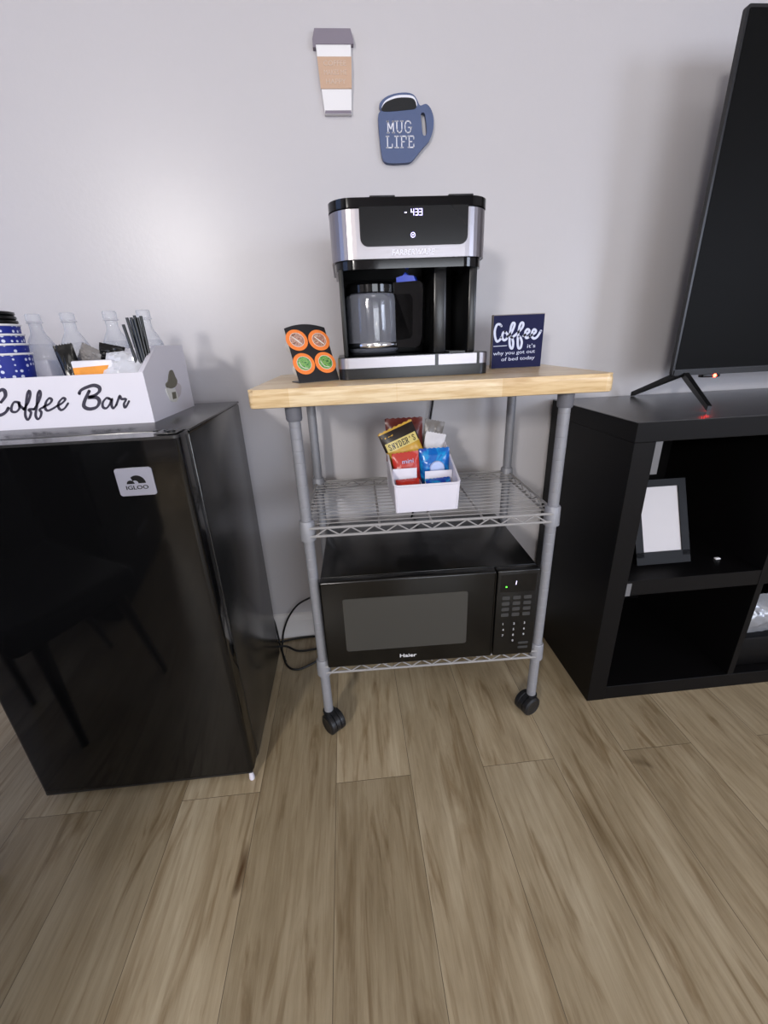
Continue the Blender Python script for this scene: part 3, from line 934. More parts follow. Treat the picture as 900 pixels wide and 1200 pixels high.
# carafe
KX, KY, KZ = 0.070, -0.247, ZB + .053
ca = thing('glass_carafe', 'glass coffee carafe with a black handle, inside the coffee maker', 'carafe', (KX, KY, KZ))
b = B()
lathe(b, [(0.001, 0), (0.050, 0.0), (0.057, 0.006), (0.0585, 0.015), (0.0585, 0.108), (0.0572, 0.116), (0.054, 0.121), (0.052, 0.121), (0.0552, 0.114), (0.0562, 0.106), (0.0562, 0.015), (0.050, 0.004), (0.001, 0.003)], (KX, KY, KZ), 40)
obj('glass_body', b, M['glass'], ca, 60)
b = B(); lathe(b, [(0.0588, 0.010), (0.0600, 0.011), (0.0600, 0.021), (0.0588, 0.022)], (KX, KY, KZ), 40)
obj('steel_ring', b, M['chrome'], ca, 60)
b = B(); lathe(b, [(0.001, 0.119), (0.054, 0.119), (0.0575, 0.122), (0.0575, 0.136), (0.052, 0.142), (0.001, 0.143)], (KX, KY, KZ), 36)
obj('carafe_lid', b, M['blackgloss'], ca, 40)
b = B()
hd = Vector((0.93, -0.37, 0)).normalized()
hn = Vector((-hd.y, hd.x, 0))
KO = Vector((KX, KY, KZ))
def hp(p, q, w2):
    return tuple(KO + hd * p + Vector((0, 0, q)) + hn * w2)
outer = [(0.045, 0.140), (0.112, 0.140), (0.119, 0.134), (0.120, 0.120), (0.117, 0.030), (0.112, 0.012), (0.104, 0.008), (0.060, 0.010), (0.060, 0.024), (0.092, 0.028), (0.096, 0.036), (0.097, 0.108), (0.092, 0.116), (0.060, 0.118), (0.045, 0.120)]
prism(b, outer, hp, -0.011, 0.011)
bmesh.ops.triangulate(b, faces=[f for f in b.faces if len(f.verts) > 4])
hdl = obj('handle', b, M['blackgloss'], ca, 30)
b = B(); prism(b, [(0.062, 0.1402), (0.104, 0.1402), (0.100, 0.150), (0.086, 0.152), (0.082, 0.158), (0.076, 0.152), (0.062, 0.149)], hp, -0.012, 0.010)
t_ = obj('handle_top_piece', b, M['bluepiece'], hdl); t_['label'] = 'blue piece on the handle top'  # plain blue piece set on top of the handle

# ------------------------------------------------------------------ pod stand and pods
BL, BR_ = Vector((-0.100, -0.345, ZB)), Vector((-0.015, -0.305, ZB))
pu = (BR_ - BL).normalized()
pback = Vector((-pu.y, pu.x, 0))
pv = (pback * 0.064 + Vector((0, 0, 0.117))).normalized()
pn = pu.cross(pv)          # faces the viewer
PW, PH = (BR_ - BL).length, (pback * 0.064 + Vector((0, 0, 0.117))).length
PO = BL
def pp(a, b_, d):
    return tuple(PO + pu * a + pv * b_ + pn * d + Vector((0, 0, .0015)))
ps = thing('pod_stand', 'black sheet metal pod stand leaning back beside the coffee maker', 'stand', tuple(BL))
b = B()
top = [(PW * k / 12, PH - 0.009 * (2 * k / 12 - 1) ** 2) for k in range(12, -1, -1)]
prism(b, [(0, 0), (PW, 0)] + top, pp, -0.0008, 0.0008)
obj('back_plate', b, M['metalblack'], ps)
b = B()
def fp(a, b_, d):
    return tuple(PO + pu * a + pback * b_ + Vector((0, 0, d)))
prism(b, rrect(0.0, PW, 0.0, 0.052, 0.006, 4, (0, 0, 1, 1)), fp, 0.0002, 0.0018)
obj('foot_plate', b, M['metalblack'], ps)
PR = 0.0245
cols = [PW * .5 - PR - .0006, PW * .5 + PR + .0006]
rows = [0.094, 0.041]
pods = [(cols[0] - .001, rows[0] + .002, 'podrose', 'coffee pod with an orange rim and pink and brown picture, upper left of the stand'),
        (cols[1], rows[0], 'podrose2', 'coffee pod with an orange rim and dusty red picture, upper right of the stand'),
        (cols[0], rows[1], 'podgreen', 'coffee pod with an orange rim and pale green picture, lower left of the stand'),
        (cols[1], rows[1], 'podgreen2', 'coffee pod with an orange rim and dark green picture, lower right of the stand')]
for a, bb, mk, lab in pods:
    c = Vector(pp(a, bb, 0.0012))
    t_ = thing('coffee_pod', lab, 'coffee pod', tuple(c), 0, 'coffee pods in the stand')
    b = B(); lathe(b, [(0.017, -0.030), (0.0185, -0.029), (0.0205, -0.002), (0.0205, 0.0)], c, 24, pn)
    obj('pod_cup', b, M['podcup'], t_)
    b = B(); lathe(b, [(0.001, 0.0), (PR, 0.0), (PR + .0002, 0.0008), (PR - .0006, 0.0016), (0.001, 0.0016)], c, 36, pn)
    lid_ = obj('pod_lid', b, M['podring'], t_)
    b = B(); lathe(b, [(0.001, 0.0014), (0.0158, 0.0014), (0.0158, 0.0020), (0.001, 0.0020)], c, 32, pn)
    o = obj('lid_picture', b, M[mk], lid_)
    b = B()
    tube(b, [c + pn * .0018 + (pu * math.cos(2 * math.pi * k / 28) + pv * math.sin(2 * math.pi * k / 28)) * .0160 for k in range(28)], 0.0006, 5, True)
    q1 = c + pn * .0021
    if mk.startswith('podrose'):
        tube(b, [q1 + pu * -.010 + pv * .008, q1 + pu * .001 + pv * -.003, q1 + pu * .009 + pv * -.011], [.0007, .0014, .0007], 5)
    else:
        tube(b, smooth_path([q1 + pu * -.011 + pv * .004, q1 + pu * -.006 + pv * -.008, q1 + pu * .006 + pv * -.012]), .0008, 5)
    obj('picture_outline', b, M['beancream'], lid_)

# ------------------------------------------------------------------ Coffee sign
SX0, SX1, SY = 0.3705, 0.5005, -0.195
sg = thing('tabletop_sign', 'small square navy sign reading Coffee, on the wooden cart top by the coffee maker', 'sign', (0.435, SY, ZB))
b = B(); box(b, SX0, SX1, SY, SY + .014, ZB + .0005, 1.0435, 0.0008, 1)
obj('sign_block', b, M['navyedge'], sg)
b = B(); prism(b, rrect(SX0 + .0008, SX1 - .0008, ZB + .0012, 1.0415, 0.001, 2), XZ, SY + .0002, SY - .0008)
face = obj('sign_face', b, M['navy'], sg)
SIGN = [[(0.391, 1.018), (0.386, 1.022), (0.379, 1.02), (0.375, 1.007), (0.377, 0.992), (0.382, 0.983), (0.389, 0.986), (0.392, 0.992)], [(0.401, 1.005), (0.396, 1.001), (0.395, 0.991), (0.4, 0.985), (0.406, 0.988), (0.408, 0.997), (0.401, 1.005)], [(0.408, 0.993), (0.417, 1.001), (0.423, 1.014), (0.424, 1.022), (0.419, 1.023), (0.415, 1.012), (0.414, 0.993), (0.415, 0.975), (0.419, 0.966), (0.423, 0.966), (0.424, 0.977), (0.421, 0.988), (0.417, 0.992)], [(0.42, 0.99), (0.434, 1.001), (0.445, 1.013), (0.446, 1.022), (0.441, 1.023), (0.437, 1.014), (0.435, 0.992), (0.436, 0.974), (0.439, 0.965), (0.444, 0.966), (0.446, 0.978), (0.442, 0.989), (0.438, 0.992)], [(0.449, 0.993), (0.461, 1.0), (0.463, 1.005), (0.458, 1.008), (0.453, 1.002), (0.454, 0.992), (0.458, 0.988), (0.465, 0.991)], [(0.465, 0.991), (0.478, 0.999), (0.48, 1.004), (0.475, 1.007), (0.471, 1.002), (0.471, 0.991), (0.477, 0.986), (0.485, 0.99), (0.493, 1.003)]]
b = B()
for s in SIGN:
    ribbon(b, s, 0.0056, XZ, SY - .0007, SY - .0014, 5)
ribbon(b, [(0.374, 0.9715), (0.408, 0.9722)], 0.0015, XZ, SY - .0007, SY - .0012, smooth=False)
text_bm(b, "it's", (0.461, SY - .0008, 0.9645), (1, 0, .03), (0, 0, 1), width=0.021, height=0.0095, depth=.0005)
text_bm(b, 'why you got out', (0.374, SY - .0008, 0.9475), (1, 0, 0.02), (0, 0, 1), width=0.108, height=0.0112, depth=.0005)
text_bm(b, 'of bed today', (0.396, SY - .0008, 0.9330), (1, 0, 0.02), (0, 0, 1), width=0.087, height=0.0112, depth=.0005)
obj('lettering', b, M['silverink'], face)

# ------------------------------------------------------------------ wall decorations
cupd = thing('wall_decoration', 'small wooden takeaway cup cutout with grey lid on the wall', 'wall decoration', (0.025, 0, 1.57))
b = B(); prism(b, [(-0.0045, 1.500), (0.0585, 1.500), (0.0655, 1.624), (-0.0145, 1.624)], XZ, -0.0005, -0.012)
bd = obj('cup_board', b, M['paper'], cupd)
b = B(); prism(b, [(-0.0145, 1.6235), (0.0655, 1.6235), (0.0715, 1.624), (0.0715, 1.632), (0.066, 1.650), (-0.015, 1.650), (-0.021, 1.632), (-0.021, 1.618), (-0.0145, 1.618)], XZ, -0.0005, -0.014)
obj('cup_lid_board', b, M['papergrey'], cupd)
b = B(); prism(b, [(-0.0135, 1.602), (0.0650, 1.602), (0.0620, 1.546), (-0.0100, 1.546)], XZ, -0.0119, -0.0145)
sl = obj('cup_sleeve', b, M['kraft'], cupd)
b = B()
text_bm(b, 'COFFEE', (0.0260, -0.0146, 1.586), (1, 0, 0), (0, 0, 1), width=0.052, height=0.009, depth=.0006, center=True)
text_bm(b, 'MAKES ME', (0.0262, -0.0146, 1.570), (1, 0, 0), (0, 0, 1), width=0.052, height=0.009, depth=.0006, center=True)
text_bm(b, 'HAPPY', (0.0264, -0.0146, 1.554), (1, 0, 0), (0, 0, 1), width=0.046, height=0.009, depth=.0006, center=True)
obj('lettering', b, M['kraftink'], sl)
b = B(); prism(b, [(-0.0045, 1.5005), (0.0585, 1.5005), (0.0580, 1.507), (-0.003, 1.507)], XZ, -0.0118, -0.0124)
obj('bottom_edge', b, M['papergrey'], bd)

MUG = [(0.129, 1.506), (0.123, 1.5), (0.122, 1.482), (0.126, 1.431), (0.131, 1.411), (0.145, 1.404), (0.182, 1.404), (0.199, 1.406), (0.212, 1.416), (0.23, 1.434), (0.247, 1.449), (0.256, 1.471), (0.256, 1.494), (0.249, 1.51), (0.238, 1.518), (0.224, 1.515), (0.217, 1.525), (0.208, 1.535), (0.19, 1.539), (0.163, 1.537), (0.14, 1.53), (0.126, 1.518)]
HOLE = [(0.226, 1.5), (0.236, 1.498), (0.24, 1.467), (0.237, 1.458), (0.23, 1.460), (0.227, 1.482)]
mg = thing('wall_decoration', 'small blue wooden mug cutout reading MUG LIFE on the wall', 'wall decoration', (0.19, 0, 1.47))
def plate_with_hole(outer, hole, y0, y1):
    """outline with one hole, filled by bridging"""
    bm = B()
    sides = []
    for y in (y0, y1):
        eo = [bm.verts.new((a, y, c)) for a, c in outer]
        eh = [bm.verts.new((a, y, c)) for a, c in hole]
        edges = [bm.edges.new((eo[i], eo[(i + 1) % len(eo)])) for i in range(len(eo))] + [bm.edges.new((eh[i], eh[(i + 1) % len(eh)])) for i in range(len(eh))]
        bmesh.ops.triangle_fill(bm, edges=edges, use_beauty=True)
        sides.append((eo, eh))
    for k in (0, 1):
        a, c = sides[0][k], sides[1][k]
        for i in range(len(a)):
            bm.faces.new((a[i], a[(i + 1) % len(a)], c[(i + 1) % len(a)], c[i]))
    return bm
b = plate_with_hole(smo(MUG, 3), smo(HOLE, 3), -0.0005, -0.013)
mb = obj('mug_board', b, M['mugblue'], mg, 30)
b = B(); prism(b, smo([(0.131, 1.512), (0.141, 1.5245), (0.163, 1.5325), (0.186, 1.5345), (0.207, 1.532), (0.2155, 1.521), (0.213, 1.512), (0.185, 1.514), (0.157, 1.512), (0.136, 1.508)]), XZ, -0.0128, -0.0136)
obj('white_rim', b, M['cream'], mb)
b = B(); prism(b, smo([(0.130, 1.508), (0.140, 1.520), (0.162, 1.5275), (0.185, 1.5295), (0.206, 1.5275), (0.2135, 1.519), (0.212, 1.509), (0.185, 1.506), (0.157, 1.504), (0.136, 1.504)]), XZ, -0.0130, -0.0142)
obj('chalk_coffee', b, M['coffee'], mb)
# slab serif letters
def slab(bm, ch, x, z, w2, h2, fn, d0, d1, lw):
    S_ = {'M': [((.12, 0), (.12, 1)), ((.12, 1), (.5, .25)), ((.5, .25), (.88, 1)), ((.88, 1), (.88, 0)), ((0, 0), (.28, 0)), ((.72, 0), (1, 0)), ((0, 1), (.2, 1)), ((.8, 1), (1, 1))],
          'U': [((.15, 1), (.15, .25)), ((.15, .25), (.35, 0)), ((.35, 0), (.65, 0)), ((.65, 0), (.85, .25)), ((.85, .25), (.85, 1)), ((0, 1), (.32, 1)), ((.68, 1), (1, 1))],
          'G': [((.9, .8), (.7, 1)), ((.7, 1), (.3, 1)), ((.3, 1), (.08, .7)), ((.08, .7), (.08, .3)), ((.08, .3), (.3, 0)), ((.3, 0), (.7, 0)), ((.7, 0), (.88, .2)), ((.88, .2), (.88, .45)), ((.55, .45), (1, .45))],
          'L': [((.2, 1), (.2, 0)), ((0, 0), (.95, 0)), ((.95, 0), (.95, .3)), ((0, 1), (.42, 1))],
          'I': [((.5, 0), (.5, 1)), ((.15, 0), (.85, 0)), ((.15, 1), (.85, 1))],
          'F': [((.2, 0), (.2, 1)), ((0, 1), (.95, 1)), ((.95, 1), (.95, .75)), ((.2, .52), (.65, .52)), ((0, 0), (.45, 0))],
          'E': [((.2, 0), (.2, 1)), ((0, 1), (.95, 1)), ((.95, 1), (.95, .75)), ((.2, .52), (.65, .52)), ((0, 0), (.95, 0)), ((.95, 0), (.95, .27))],
          'S': [((.85, .8), (.65, 1)), ((.65, 1), (.3, 1)), ((.3, 1), (.12, .75)), ((.12, .75), (.85, .3)), ((.85, .3), (.7, 0)), ((.7, 0), (.3, 0)), ((.3, 0), (.1, .2))],
          'N': [((.15, 0), (.15, 1)), ((.15, 1), (.85, 0)), ((.85, 0), (.85, 1)), ((0, 0), (.3, 0)), ((.7, 1), (1, 1))],
          'Y': [((.1, 1), (.5, .5)), ((.9, 1), (.5, .5)), ((.5, .5), (.5, 0)), ((.3, 0), (.7, 0))],
          'D': [((.15, 0), (.15, 1)), ((0, 1), (.6, 1)), ((.6, 1), (.9, .7)), ((.9, .7), (.9, .3)), ((.9, .3), (.6, 0)), ((.6, 0), (0, 0))],
          'R': [((.15, 0), (.15, 1)), ((0, 1), (.7, 1)), ((.7, 1), (.85, .75)), ((.85, .75), (.7, .5)), ((.7, .5), (.15, .5)), ((.5, .5), (.9, 0)), ((0, 0), (.3, 0))],
          "'": [((.5, 1), (.4, .75))]}
    for p, q in S_[ch]:
        ribbon(bm, [(x + p[0] * w2, z + p[1] * h2), (x + q[0] * w2, z + q[1] * h2)], lw, fn, d0, d1, smooth=False)
b = B()
for i, ch in enumerate('MUG'):
    slab(b, ch, 0.1425 + i * 0.0212, 1.4635, 0.0175, 0.022, XZ, -0.0128, -0.0138, 0.0024)
for i, ch in enumerate('LIFE'):
    slab(b, ch, 0.1395 + (0, 0.0190, 0.0350, 0.0535)[i], 1.4345, (0.0155, 0.013, 0.0150, 0.0150)[i], 0.022, XZ, -0.0128, -0.0138, 0.0024)
obj('lettering', b, M['cream'], mb)

# ------------------------------------------------------------------ microwave on the lower shelf
mw = thing('microwave', 'black microwave oven with a dark window, on the lower shelf of the wire cart', 'microwave', (CU, CV, 0), CR, local=True)
MU0, MU1, MVF, MVB, MZ0, MZ1 = 0.0145, 0.5460, -0.028, 0.325, 0.2215, 0.4775
b = B()
box(b, MU0 + .002, MU1 - .002, MVF + .024, MVB, MZ0 + .006, MZ1, 0.005)
obj('oven_case', b, M['mwbody'], mw)
for (u, v) in ((MU0 + .05, 0.04), (MU1 - .05, 0.04), (MU0 + .05, .28), (MU1 - .05, .28)):
    b = B(); lathe(b, [(0.010, MZ0 - .001), (0.012, MZ0 + .007)], (u, v, 0), 14); obj('foot', b, M['blackplastic'], mw)
UD = 0.4400
b = B(); box(b, MU0, UD - .001, MVF, MVF + .024, MZ0 + .002, MZ1 - .001, 0.005, 3)
md = obj('oven_door', b, M['mwdoor'], mw)
b = B(); prism(b, rrect(MU0 + .052, UD - .070, MZ0 + .052, MZ1 - .050, 0.006, 4), XZ, MVF + .0002, MVF - .0007)
obj('door_window', b, M['mwwindow'], md)
b = B()
text_bm(b, 'Haier', (0.2000, MVF - .0001, MZ0 + .021), (1, 0, 0), (0, 0, 1), width=0.043, height=0.0105, depth=.0006, bold=0.02)
obj('lettering', b, M['whiteprint'], md)
b = B(); tube(b, [(UD - .004, MVF - .0005, MZ0 + .012), (UD - .004, MVF - .0005, MZ1 - .006)], 0.0016, 6)
obj('door_edge_strip', b, M['blackgloss'], md)
b = B(); box(b, UD + .001, MU1, MVF, MVF + .024, MZ0 + .002, MZ1 - .001, 0.004, 3)
mp_ = obj('control_panel', b, M['mwbody'], mw)
b = B(); prism(b, rrect(UD + .009, MU1 - .009, MZ1 - .062, MZ1 - .012, 0.003, 3), XZ, MVF + .0002, MVF - .0006)
dsp = obj('display_window', b, M['blackgloss'], mp_)
b = B(); lathe(b, [(0.001, 0), (0.0021, 0), (0.0016, 0.0010)], (UD + .024, MVF - .0005, MZ1 - .046), 10, (0, -1, 0)); obj('green_light', b, M['ledgreen'], dsp)
b = B(); ribbon(b, [(UD + .047, MZ1 - .040), (UD + .048, MZ1 - .031)], 0.0016, XZ, MVF - .0005, MVF - .0010, smooth=False); obj('clock_digit', b, M['ledwhite'], dsp)
for r_ in range(4):
    for c_ in range(3):
        b = B(); x = UD + .016 + c_ * .027; z = MZ1 - .083 - r_ * .0165
        prism(b, rrect(x, x + .019, z, z + .010, 0.002, 2), XZ, MVF + .0002, MVF - .0006)
        obj('function_button', b, M['buttons'], mp_)
for r_ in range(4):
    for c_ in range(3):
        if r_ == 3 and c_ != 1: continue
        x = UD + .022 + c_ * .027; z = MZ0 + .098 - r_ * .0175
        b = B()
        text_bm(b, '123456789'[r_ * 3 + c_] if r_ < 3 else '0', (x, MVF - .0001, z), (1, 0, 0), (0, 0, 1), height=0.0062, depth=.0005)
        obj('number_key', b, M['whiteprint'], mp_)
for k in range(2):
    b = B()
    prism(b, rrect(UD + .066, UD + .092, MZ0 + .022 + k * .014, MZ0 + .029 + k * .014, 0.002, 2), XZ, MVF + .0002, MVF - .0006)
    obj('start_button', b, M['buttons'], mp_)

# ------------------------------------------------------------------ storage bin with snacks on the upper shelf
SB = thing('storage_bin', 'white plastic divided bin full of snack bags on the upper wire shelf', 'bin', (0.172, -0.28, 0.613))
x0, x1, yf, yb = 0.094, 0.250, -0.378, -0.172
zbot, zf, zbk = 0.6132, 0.681, 0.752
def zr(y): return zf + (zbk - zf) * (y - yf) / (yb - yf)
b = B()
t = 0.0022
dr = 0.004
def tap(a0, a1, c0, c1, z): pass
# four walls as tapered shells
def wall_quad(bm, p0, p1, zt0, zt1, n):
    """wall from p0 to p1 (xy), inner offset n*t"""
    n = Vector((n[0], n[1], 0))
    vs = []
    for q in (0, 1):
        o_ = n * t * q
        vs.append([Vector((p0[0], p0[1], zbot)) + o_ + n * dr, Vector((p1[0], p1[1], zbot)) + o_ + n * dr, Vector((p1[0], p1[1], zt1)) + o_, Vector((p0[0], p0[1], zt0)) + o_])
    A = [bm.verts.new(v) for v in vs[0]]; Bv = [bm.verts.new(v) for v in vs[1]]
    bm.faces.new(A); bm.faces.new(list(reversed(Bv)))
    for i in range(4): bm.faces.new((A[(i + 1) % 4], A[i], Bv[i], Bv[(i + 1) % 4]))
wall_quad(b, (x0 + dr, yf), (x1 - dr, yf), zf, zf, (0, 1))
wall_quad(b, (x0 + dr, yb), (x1 - dr, yb), zbk, zbk, (0, -1))
wall_quad(b, (x0, yf + dr), (x0, yb - dr), zf, zbk, (1, 0))
wall_quad(b, (x1, yf + dr), (x1, yb - dr), zf, zbk, (-1, 0))
box(b, x0 + dr, x1 - dr, yf + dr, yb - dr, zbot, zbot + .0025)
bb_ = obj('bin_shell', b, M['whiteplastic'], SB)
b = B()
rim = rrect(x0, x1, yf, yb, 0.010, 5)
tube(b, [(a, c, zr(c)) for a, c in rim], 0.0028, 8, True)
# rounded corner posts
for (a, c) in ((x0 + dr, yf + dr), (x1 - dr, yf + dr), (x0 + dr, yb - dr), (x1 - dr, yb - dr)):
    tube(b, [(a + (0.003 if a < .17 else -.003), c + (0.003 if c < -.3 else -.003), zbot + .002), (a, c, zr(c))], 0.0045, 8)
obj('rolled_rim', b, M['whiteplastic'], bb_)
b = B()
box(b, x0 + .004, 0.158, -0.312, -0.310, zbot + .002, 0.704, 0.0006)
obj('divider', b, M['whiteplastic'], SB)
b = B()
box(b, 0.178, x1 - .004, -0.314, -0.312, zbot + .002, 0.694, 0.0006)
obj('divider', b, M['whiteplastic'], SB)
b = B(); box(b, 0.166, 0.168, yf + .006, yb - .006, zbot + .002, 0.668, 0.0006)
obj('divider', b, M['whiteplastic'], SB)

b = B(); pouch(b, (0.143, -0.203, 0.752), (1, 0.0, 0.0), (0, 0.12, 1), 0.100, 0.110, 0.030, crinkle=.0014)
o = obj('snack_bag', b, M['maroonfoil']); tag(o, 'maroon foil snack bag standing rearmost in the white storage bin', 'snack bag')
gb = thing('snack_bag', 'gold pretzel bag with a black band, tilted in the storage bin', 'snack bag', (0.140, -0.255, 0.70))
gu = Vector((0.90, 0.0, 0.36)).normalized(); gv = Vector((-0.33, 0.16, 0.92)); gv = (gv - gu * gv.dot(gu)).normalized(); gn = gu.cross(gv)
gc = Vector((0.136, -0.250, 0.735))
b = B(); pouch(b, gc, gu, gv, 0.094, 0.125, 0.030, crinkle=.001)
obj('bag_body', b, M['goldfoil'], gb)
def gp(a, c, d): return tuple(gc + gu * a + gv * c + gn * d)
def curved_label(bm, a0, a1, c0, c1, lift, n=10):
    """a strip that follows the bulge of the bag"""
    cols_ = []
    for i in range(n + 1):
        a = a0 + (a1 - a0) * i / n
        row = []
        for c in (c0, (c0 + c1) / 2, c1):
            e = max(0, 1 - abs(c / .0625) / .9) ** 0.55 * (1 - min(1, abs(a / .047)) ** 3) ** 0.6
            row.append((a, c, 0.015 * e + lift))
        cols_.append(row)
    V1 = [[bm.verts.new(gp(*q)) for q in r] for r in cols_]
    V2 = [[bm.verts.new(gp(q[0], q[1], q[2] - .0012)) for q in r] for r in cols_]
    for i in range(n):
        for j in range(2):
            bm.faces.new((V1[i][j], V1[i + 1][j], V1[i + 1][j + 1], V1[i][j + 1]))
            bm.faces.new((V2[i][j], V2[i][j + 1], V2[i + 1][j + 1], V2[i + 1][j]))
b = B(); curved_label(b, -0.0465, 0.0465, 0.012, 0.0585, 0.0020); bl_ = obj('black_band', b, M['bandblack'], gb)
b = B(); curved_label(b, -0.040, 0.043, 0.010, 0.033, 0.0035); nl = obj('name_plate', b, M['bandcream'], gb)
b = B()
for i, ch in enumerate("SNYDER'S"):
    a = -0.0335 + i * 0.0092
    slab(b, ch, a, 0.0145, 0.0066, 0.0135, lambda p, q, d: gp(p, q, 0.0150 * (1 - min(1, abs(p / .047)) ** 3) ** 0.6 * max(0, 1 - abs(q / .0625) / .9) ** 0.55 + 0.0036 + d), 0.0, 0.0008, 0.0018)
obj('lettering', b, M['bandblack'], nl)
rb = thing('snack_bag', 'red foil snack bag in front of the gold pretzel bag', 'snack bag', (0.138, -0.29, 0.66))
b = B(); pouch(b, (0.137, -0.2835, 0.690), (1, 0, 0.08), (0, 0.10, 1), 0.068, 0.092, 0.022, crinkle=.0012)
obj('bag_body', b, M['redfoil'], rb)
b = B(); text_bm(b, 'mini', (0.124, -0.2985, 0.712), (1, 0, 0.1), (0, 0.1, 1), width=0.028, height=0.010, depth=.001)
obj('lettering', b, M['palelilac'], rb)
b = B(); pouch(b, (0.220, -0.190, 0.755), (1, 0.1, -0.25), (0.1, 0.1, 1), 0.056, 0.08, 0.018, crinkle=.002)
o = obj('snack_bag', b, M['greyfoil']); tag(o, 'silver grey snack bag at the back right of the storage bin', 'snack bag')
b = B(); pouch(b, (0.218, -0.212, 0.725), (1, 0.05, -0.25), (0.05, 0.12, 1), 0.056, 0.082, 0.014, crinkle=.001)
o = obj('snack_bag', b, M['whitepkt']); tag(o, 'plain white snack bag between the grey bag and the blue bag', 'snack bag')
blb = thing('snack_bag', 'shiny blue cookie bag in the right half of the storage bin', 'snack bag', (0.21, -0.28, 0.66))
b = B(); pouch(b, (0.2090, -0.275, 0.692), (1, 0, 0.0), (0.05, 0.10, 1), 0.079, 0.096, 0.034, crinkle=.0016)
obj('bag_body', b, M['bluefoil'], blb)
b = B(); lathe(b, [(0.001, -0.004), (0.019, -0.004), (0.017, 0.0), (0.001, 0.0015)], (0.2130, -0.2955, 0.694), 24, (0.0, -1, 0.10))
obj('printed_oval', b, M['palelilac'], blb)
b = B(); pouch(b, (0.133, -0.344, 0.662), (1, 0.0, 0.05), (0, 0.6, 0.5), 0.058, 0.055, 0.02, crinkle=.0016)
o = obj('snack_bag', b, M['redfoil']); tag(o, 'small red bag lying in the front left compartment of the storage bin', 'snack bag')
b = B(); pouch(b, (0.208, -0.344, 0.660), (1, 0.0, 0.05), (0, 0.6, 0.5), 0.062, 0.055, 0.02, crinkle=.002)
o = obj('snack_bag', b, M['bluefoil']); tag(o, 'small blue bag lying in the front right compartment of the storage bin', 'snack bag')

# ------------------------------------------------------------------ TV stand
TX0, TX1, TYF, TYB, TZ = 0.632, 2.16, -0.423, -0.016, 0.807
T = 0.046
ts = thing('tv_stand', 'black open cube cabinet with two rows of bays under the television', 'tv stand', (1.39, -0.22, 0))
b = B(); box(b, TX0, TX0 + T + .006, TYF, TYB, 0, TZ - T, 0.0008, 1); obj('side_panel', b, M['cabinet'], ts)
b = B(); box(b, TX1 - T, TX1, TYF, TYB, 0, TZ - T, 0.0008, 1); obj('side_panel', b, M['cabinet'], ts)
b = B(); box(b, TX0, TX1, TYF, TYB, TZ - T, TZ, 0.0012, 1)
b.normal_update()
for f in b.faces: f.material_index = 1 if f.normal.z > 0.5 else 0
obj('top_board', b, [M['cabinet'], M['cabinet_lit_top']], ts)
b = B(); box(b, TX0 + T + .006, TX1 - T, TYF + .001, TYB, 0, T, 0.0008, 1); obj('bottom_board', b, M['cabinet'], ts)
dv = [1.056, 1.425, 1.793]
for x in dv:
    b = B(); box(b, x, x + 0.018, TYF + .002, TYB, T, TZ - T, 0.0006, 1); obj('divider', b, M['cabinet'], ts)
edges_ = [TX0 + T + .006] + [q for x in dv for q in (x, x + .018)] + [TX1 - T]
for k in range(4):
    b = B(); box(b, edges_[2 * k], edges_[2 * k + 1], TYF + .003, TYB, 0.352, 0.396, 0.0006, 1)
    sh = obj('shelf', b, M['cabinet'], ts)
b = B(); box(b, TX0 + .002, TX1 - .002, TYB, TYB + .004, 0.01, TZ - .004); obj('back_board', b, M['cabinet'], ts)
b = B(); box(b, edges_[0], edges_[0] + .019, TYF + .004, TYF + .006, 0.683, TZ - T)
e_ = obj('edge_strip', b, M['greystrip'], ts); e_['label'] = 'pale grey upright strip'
b = B(); box(b, edges_[0], edges_[0] + .013, TYF + .0005, TYF + .003, 0.353, 0.390)
e_ = obj('edge_tag', b, M['greystrip'], ts); e_['label'] = 'pale grey tag on the shelf edge'

# picture frame leaning back on the shelf
pf = thing('picture_frame', 'black picture frame with a blank white sheet, leaning in the upper bay', 'picture frame', (0.845, -0.34, 0.396))
fo = Vector((0.757, -0.348, 0.3965)); fu = Vector((1, 0, 0)); fv_ = Vector((0, 0.085, 0.212)).normalized(); fn_ = fu.cross(fv_)
def fpt(a, c, d): return tuple(fo + fu * a + fv_ * c + fn_ * d)
FW, FH = 0.155, 0.232
b = B()
for o2 in ([(0, 0), (FW, 0), (FW, .034), (0, .034)], [(0, FH - .020), (FW, FH - .020), (FW, FH), (0, FH)], [(0, .020), (.022, .020), (.022, FH - .020), (0, FH - .020)], [(FW - .022, .020), (FW, .020), (FW, FH - .020), (FW - .022, FH - .020)]):
    prism(b, o2, fpt, -0.012, 0.004)
obj('frame_border', b, M['cabinet'], pf)
b = B(); prism(b, [(.021, .019), (FW - .021, .019), (FW - .021, FH - .019), (.021, FH - .019)], fpt, -0.008, 0.0); obj('white_sheet', b, M['greypanel'], pf)
b = B()
prism(b, [(0.05, FH * .75), (0.105, FH * .75), (0.115, FH * .3), (0.04, FH * .3)], fpt, -0.013, -0.0165)
obj('easel_back', b, M['blackplastic'], pf)
b = B(); box(b, 0.9855, 0.9995, -0.352, -0.344, 0.3962, 0.4005, 0.0012)
o = obj('paper_scrap', b, M['paper']); tag(o, 'tiny white scrap lying on the black shelf right of the picture frame', 'scrap')
# lower right bay
b = B(); box(b, 1.088, 1.40, -0.395, -0.06, T + .0005, 0.150, 0.006)
o = obj('storage_box', b, M['cabinet']); tag(o, 'low black box on the floor board of the lower right bay', 'box')
b = B(); pouch(b, (1.215, -0.355, 0.205), (1, 0.05, 0), (0.0, 0.25, 1), 0.24, 0.115, 0.06, 20, 14, crinkle=.006)
o = obj('plastic_bag', b, M['silverbag']); tag(o, 'crumpled silvery plastic bag on the black box in the lower bay', 'bag')

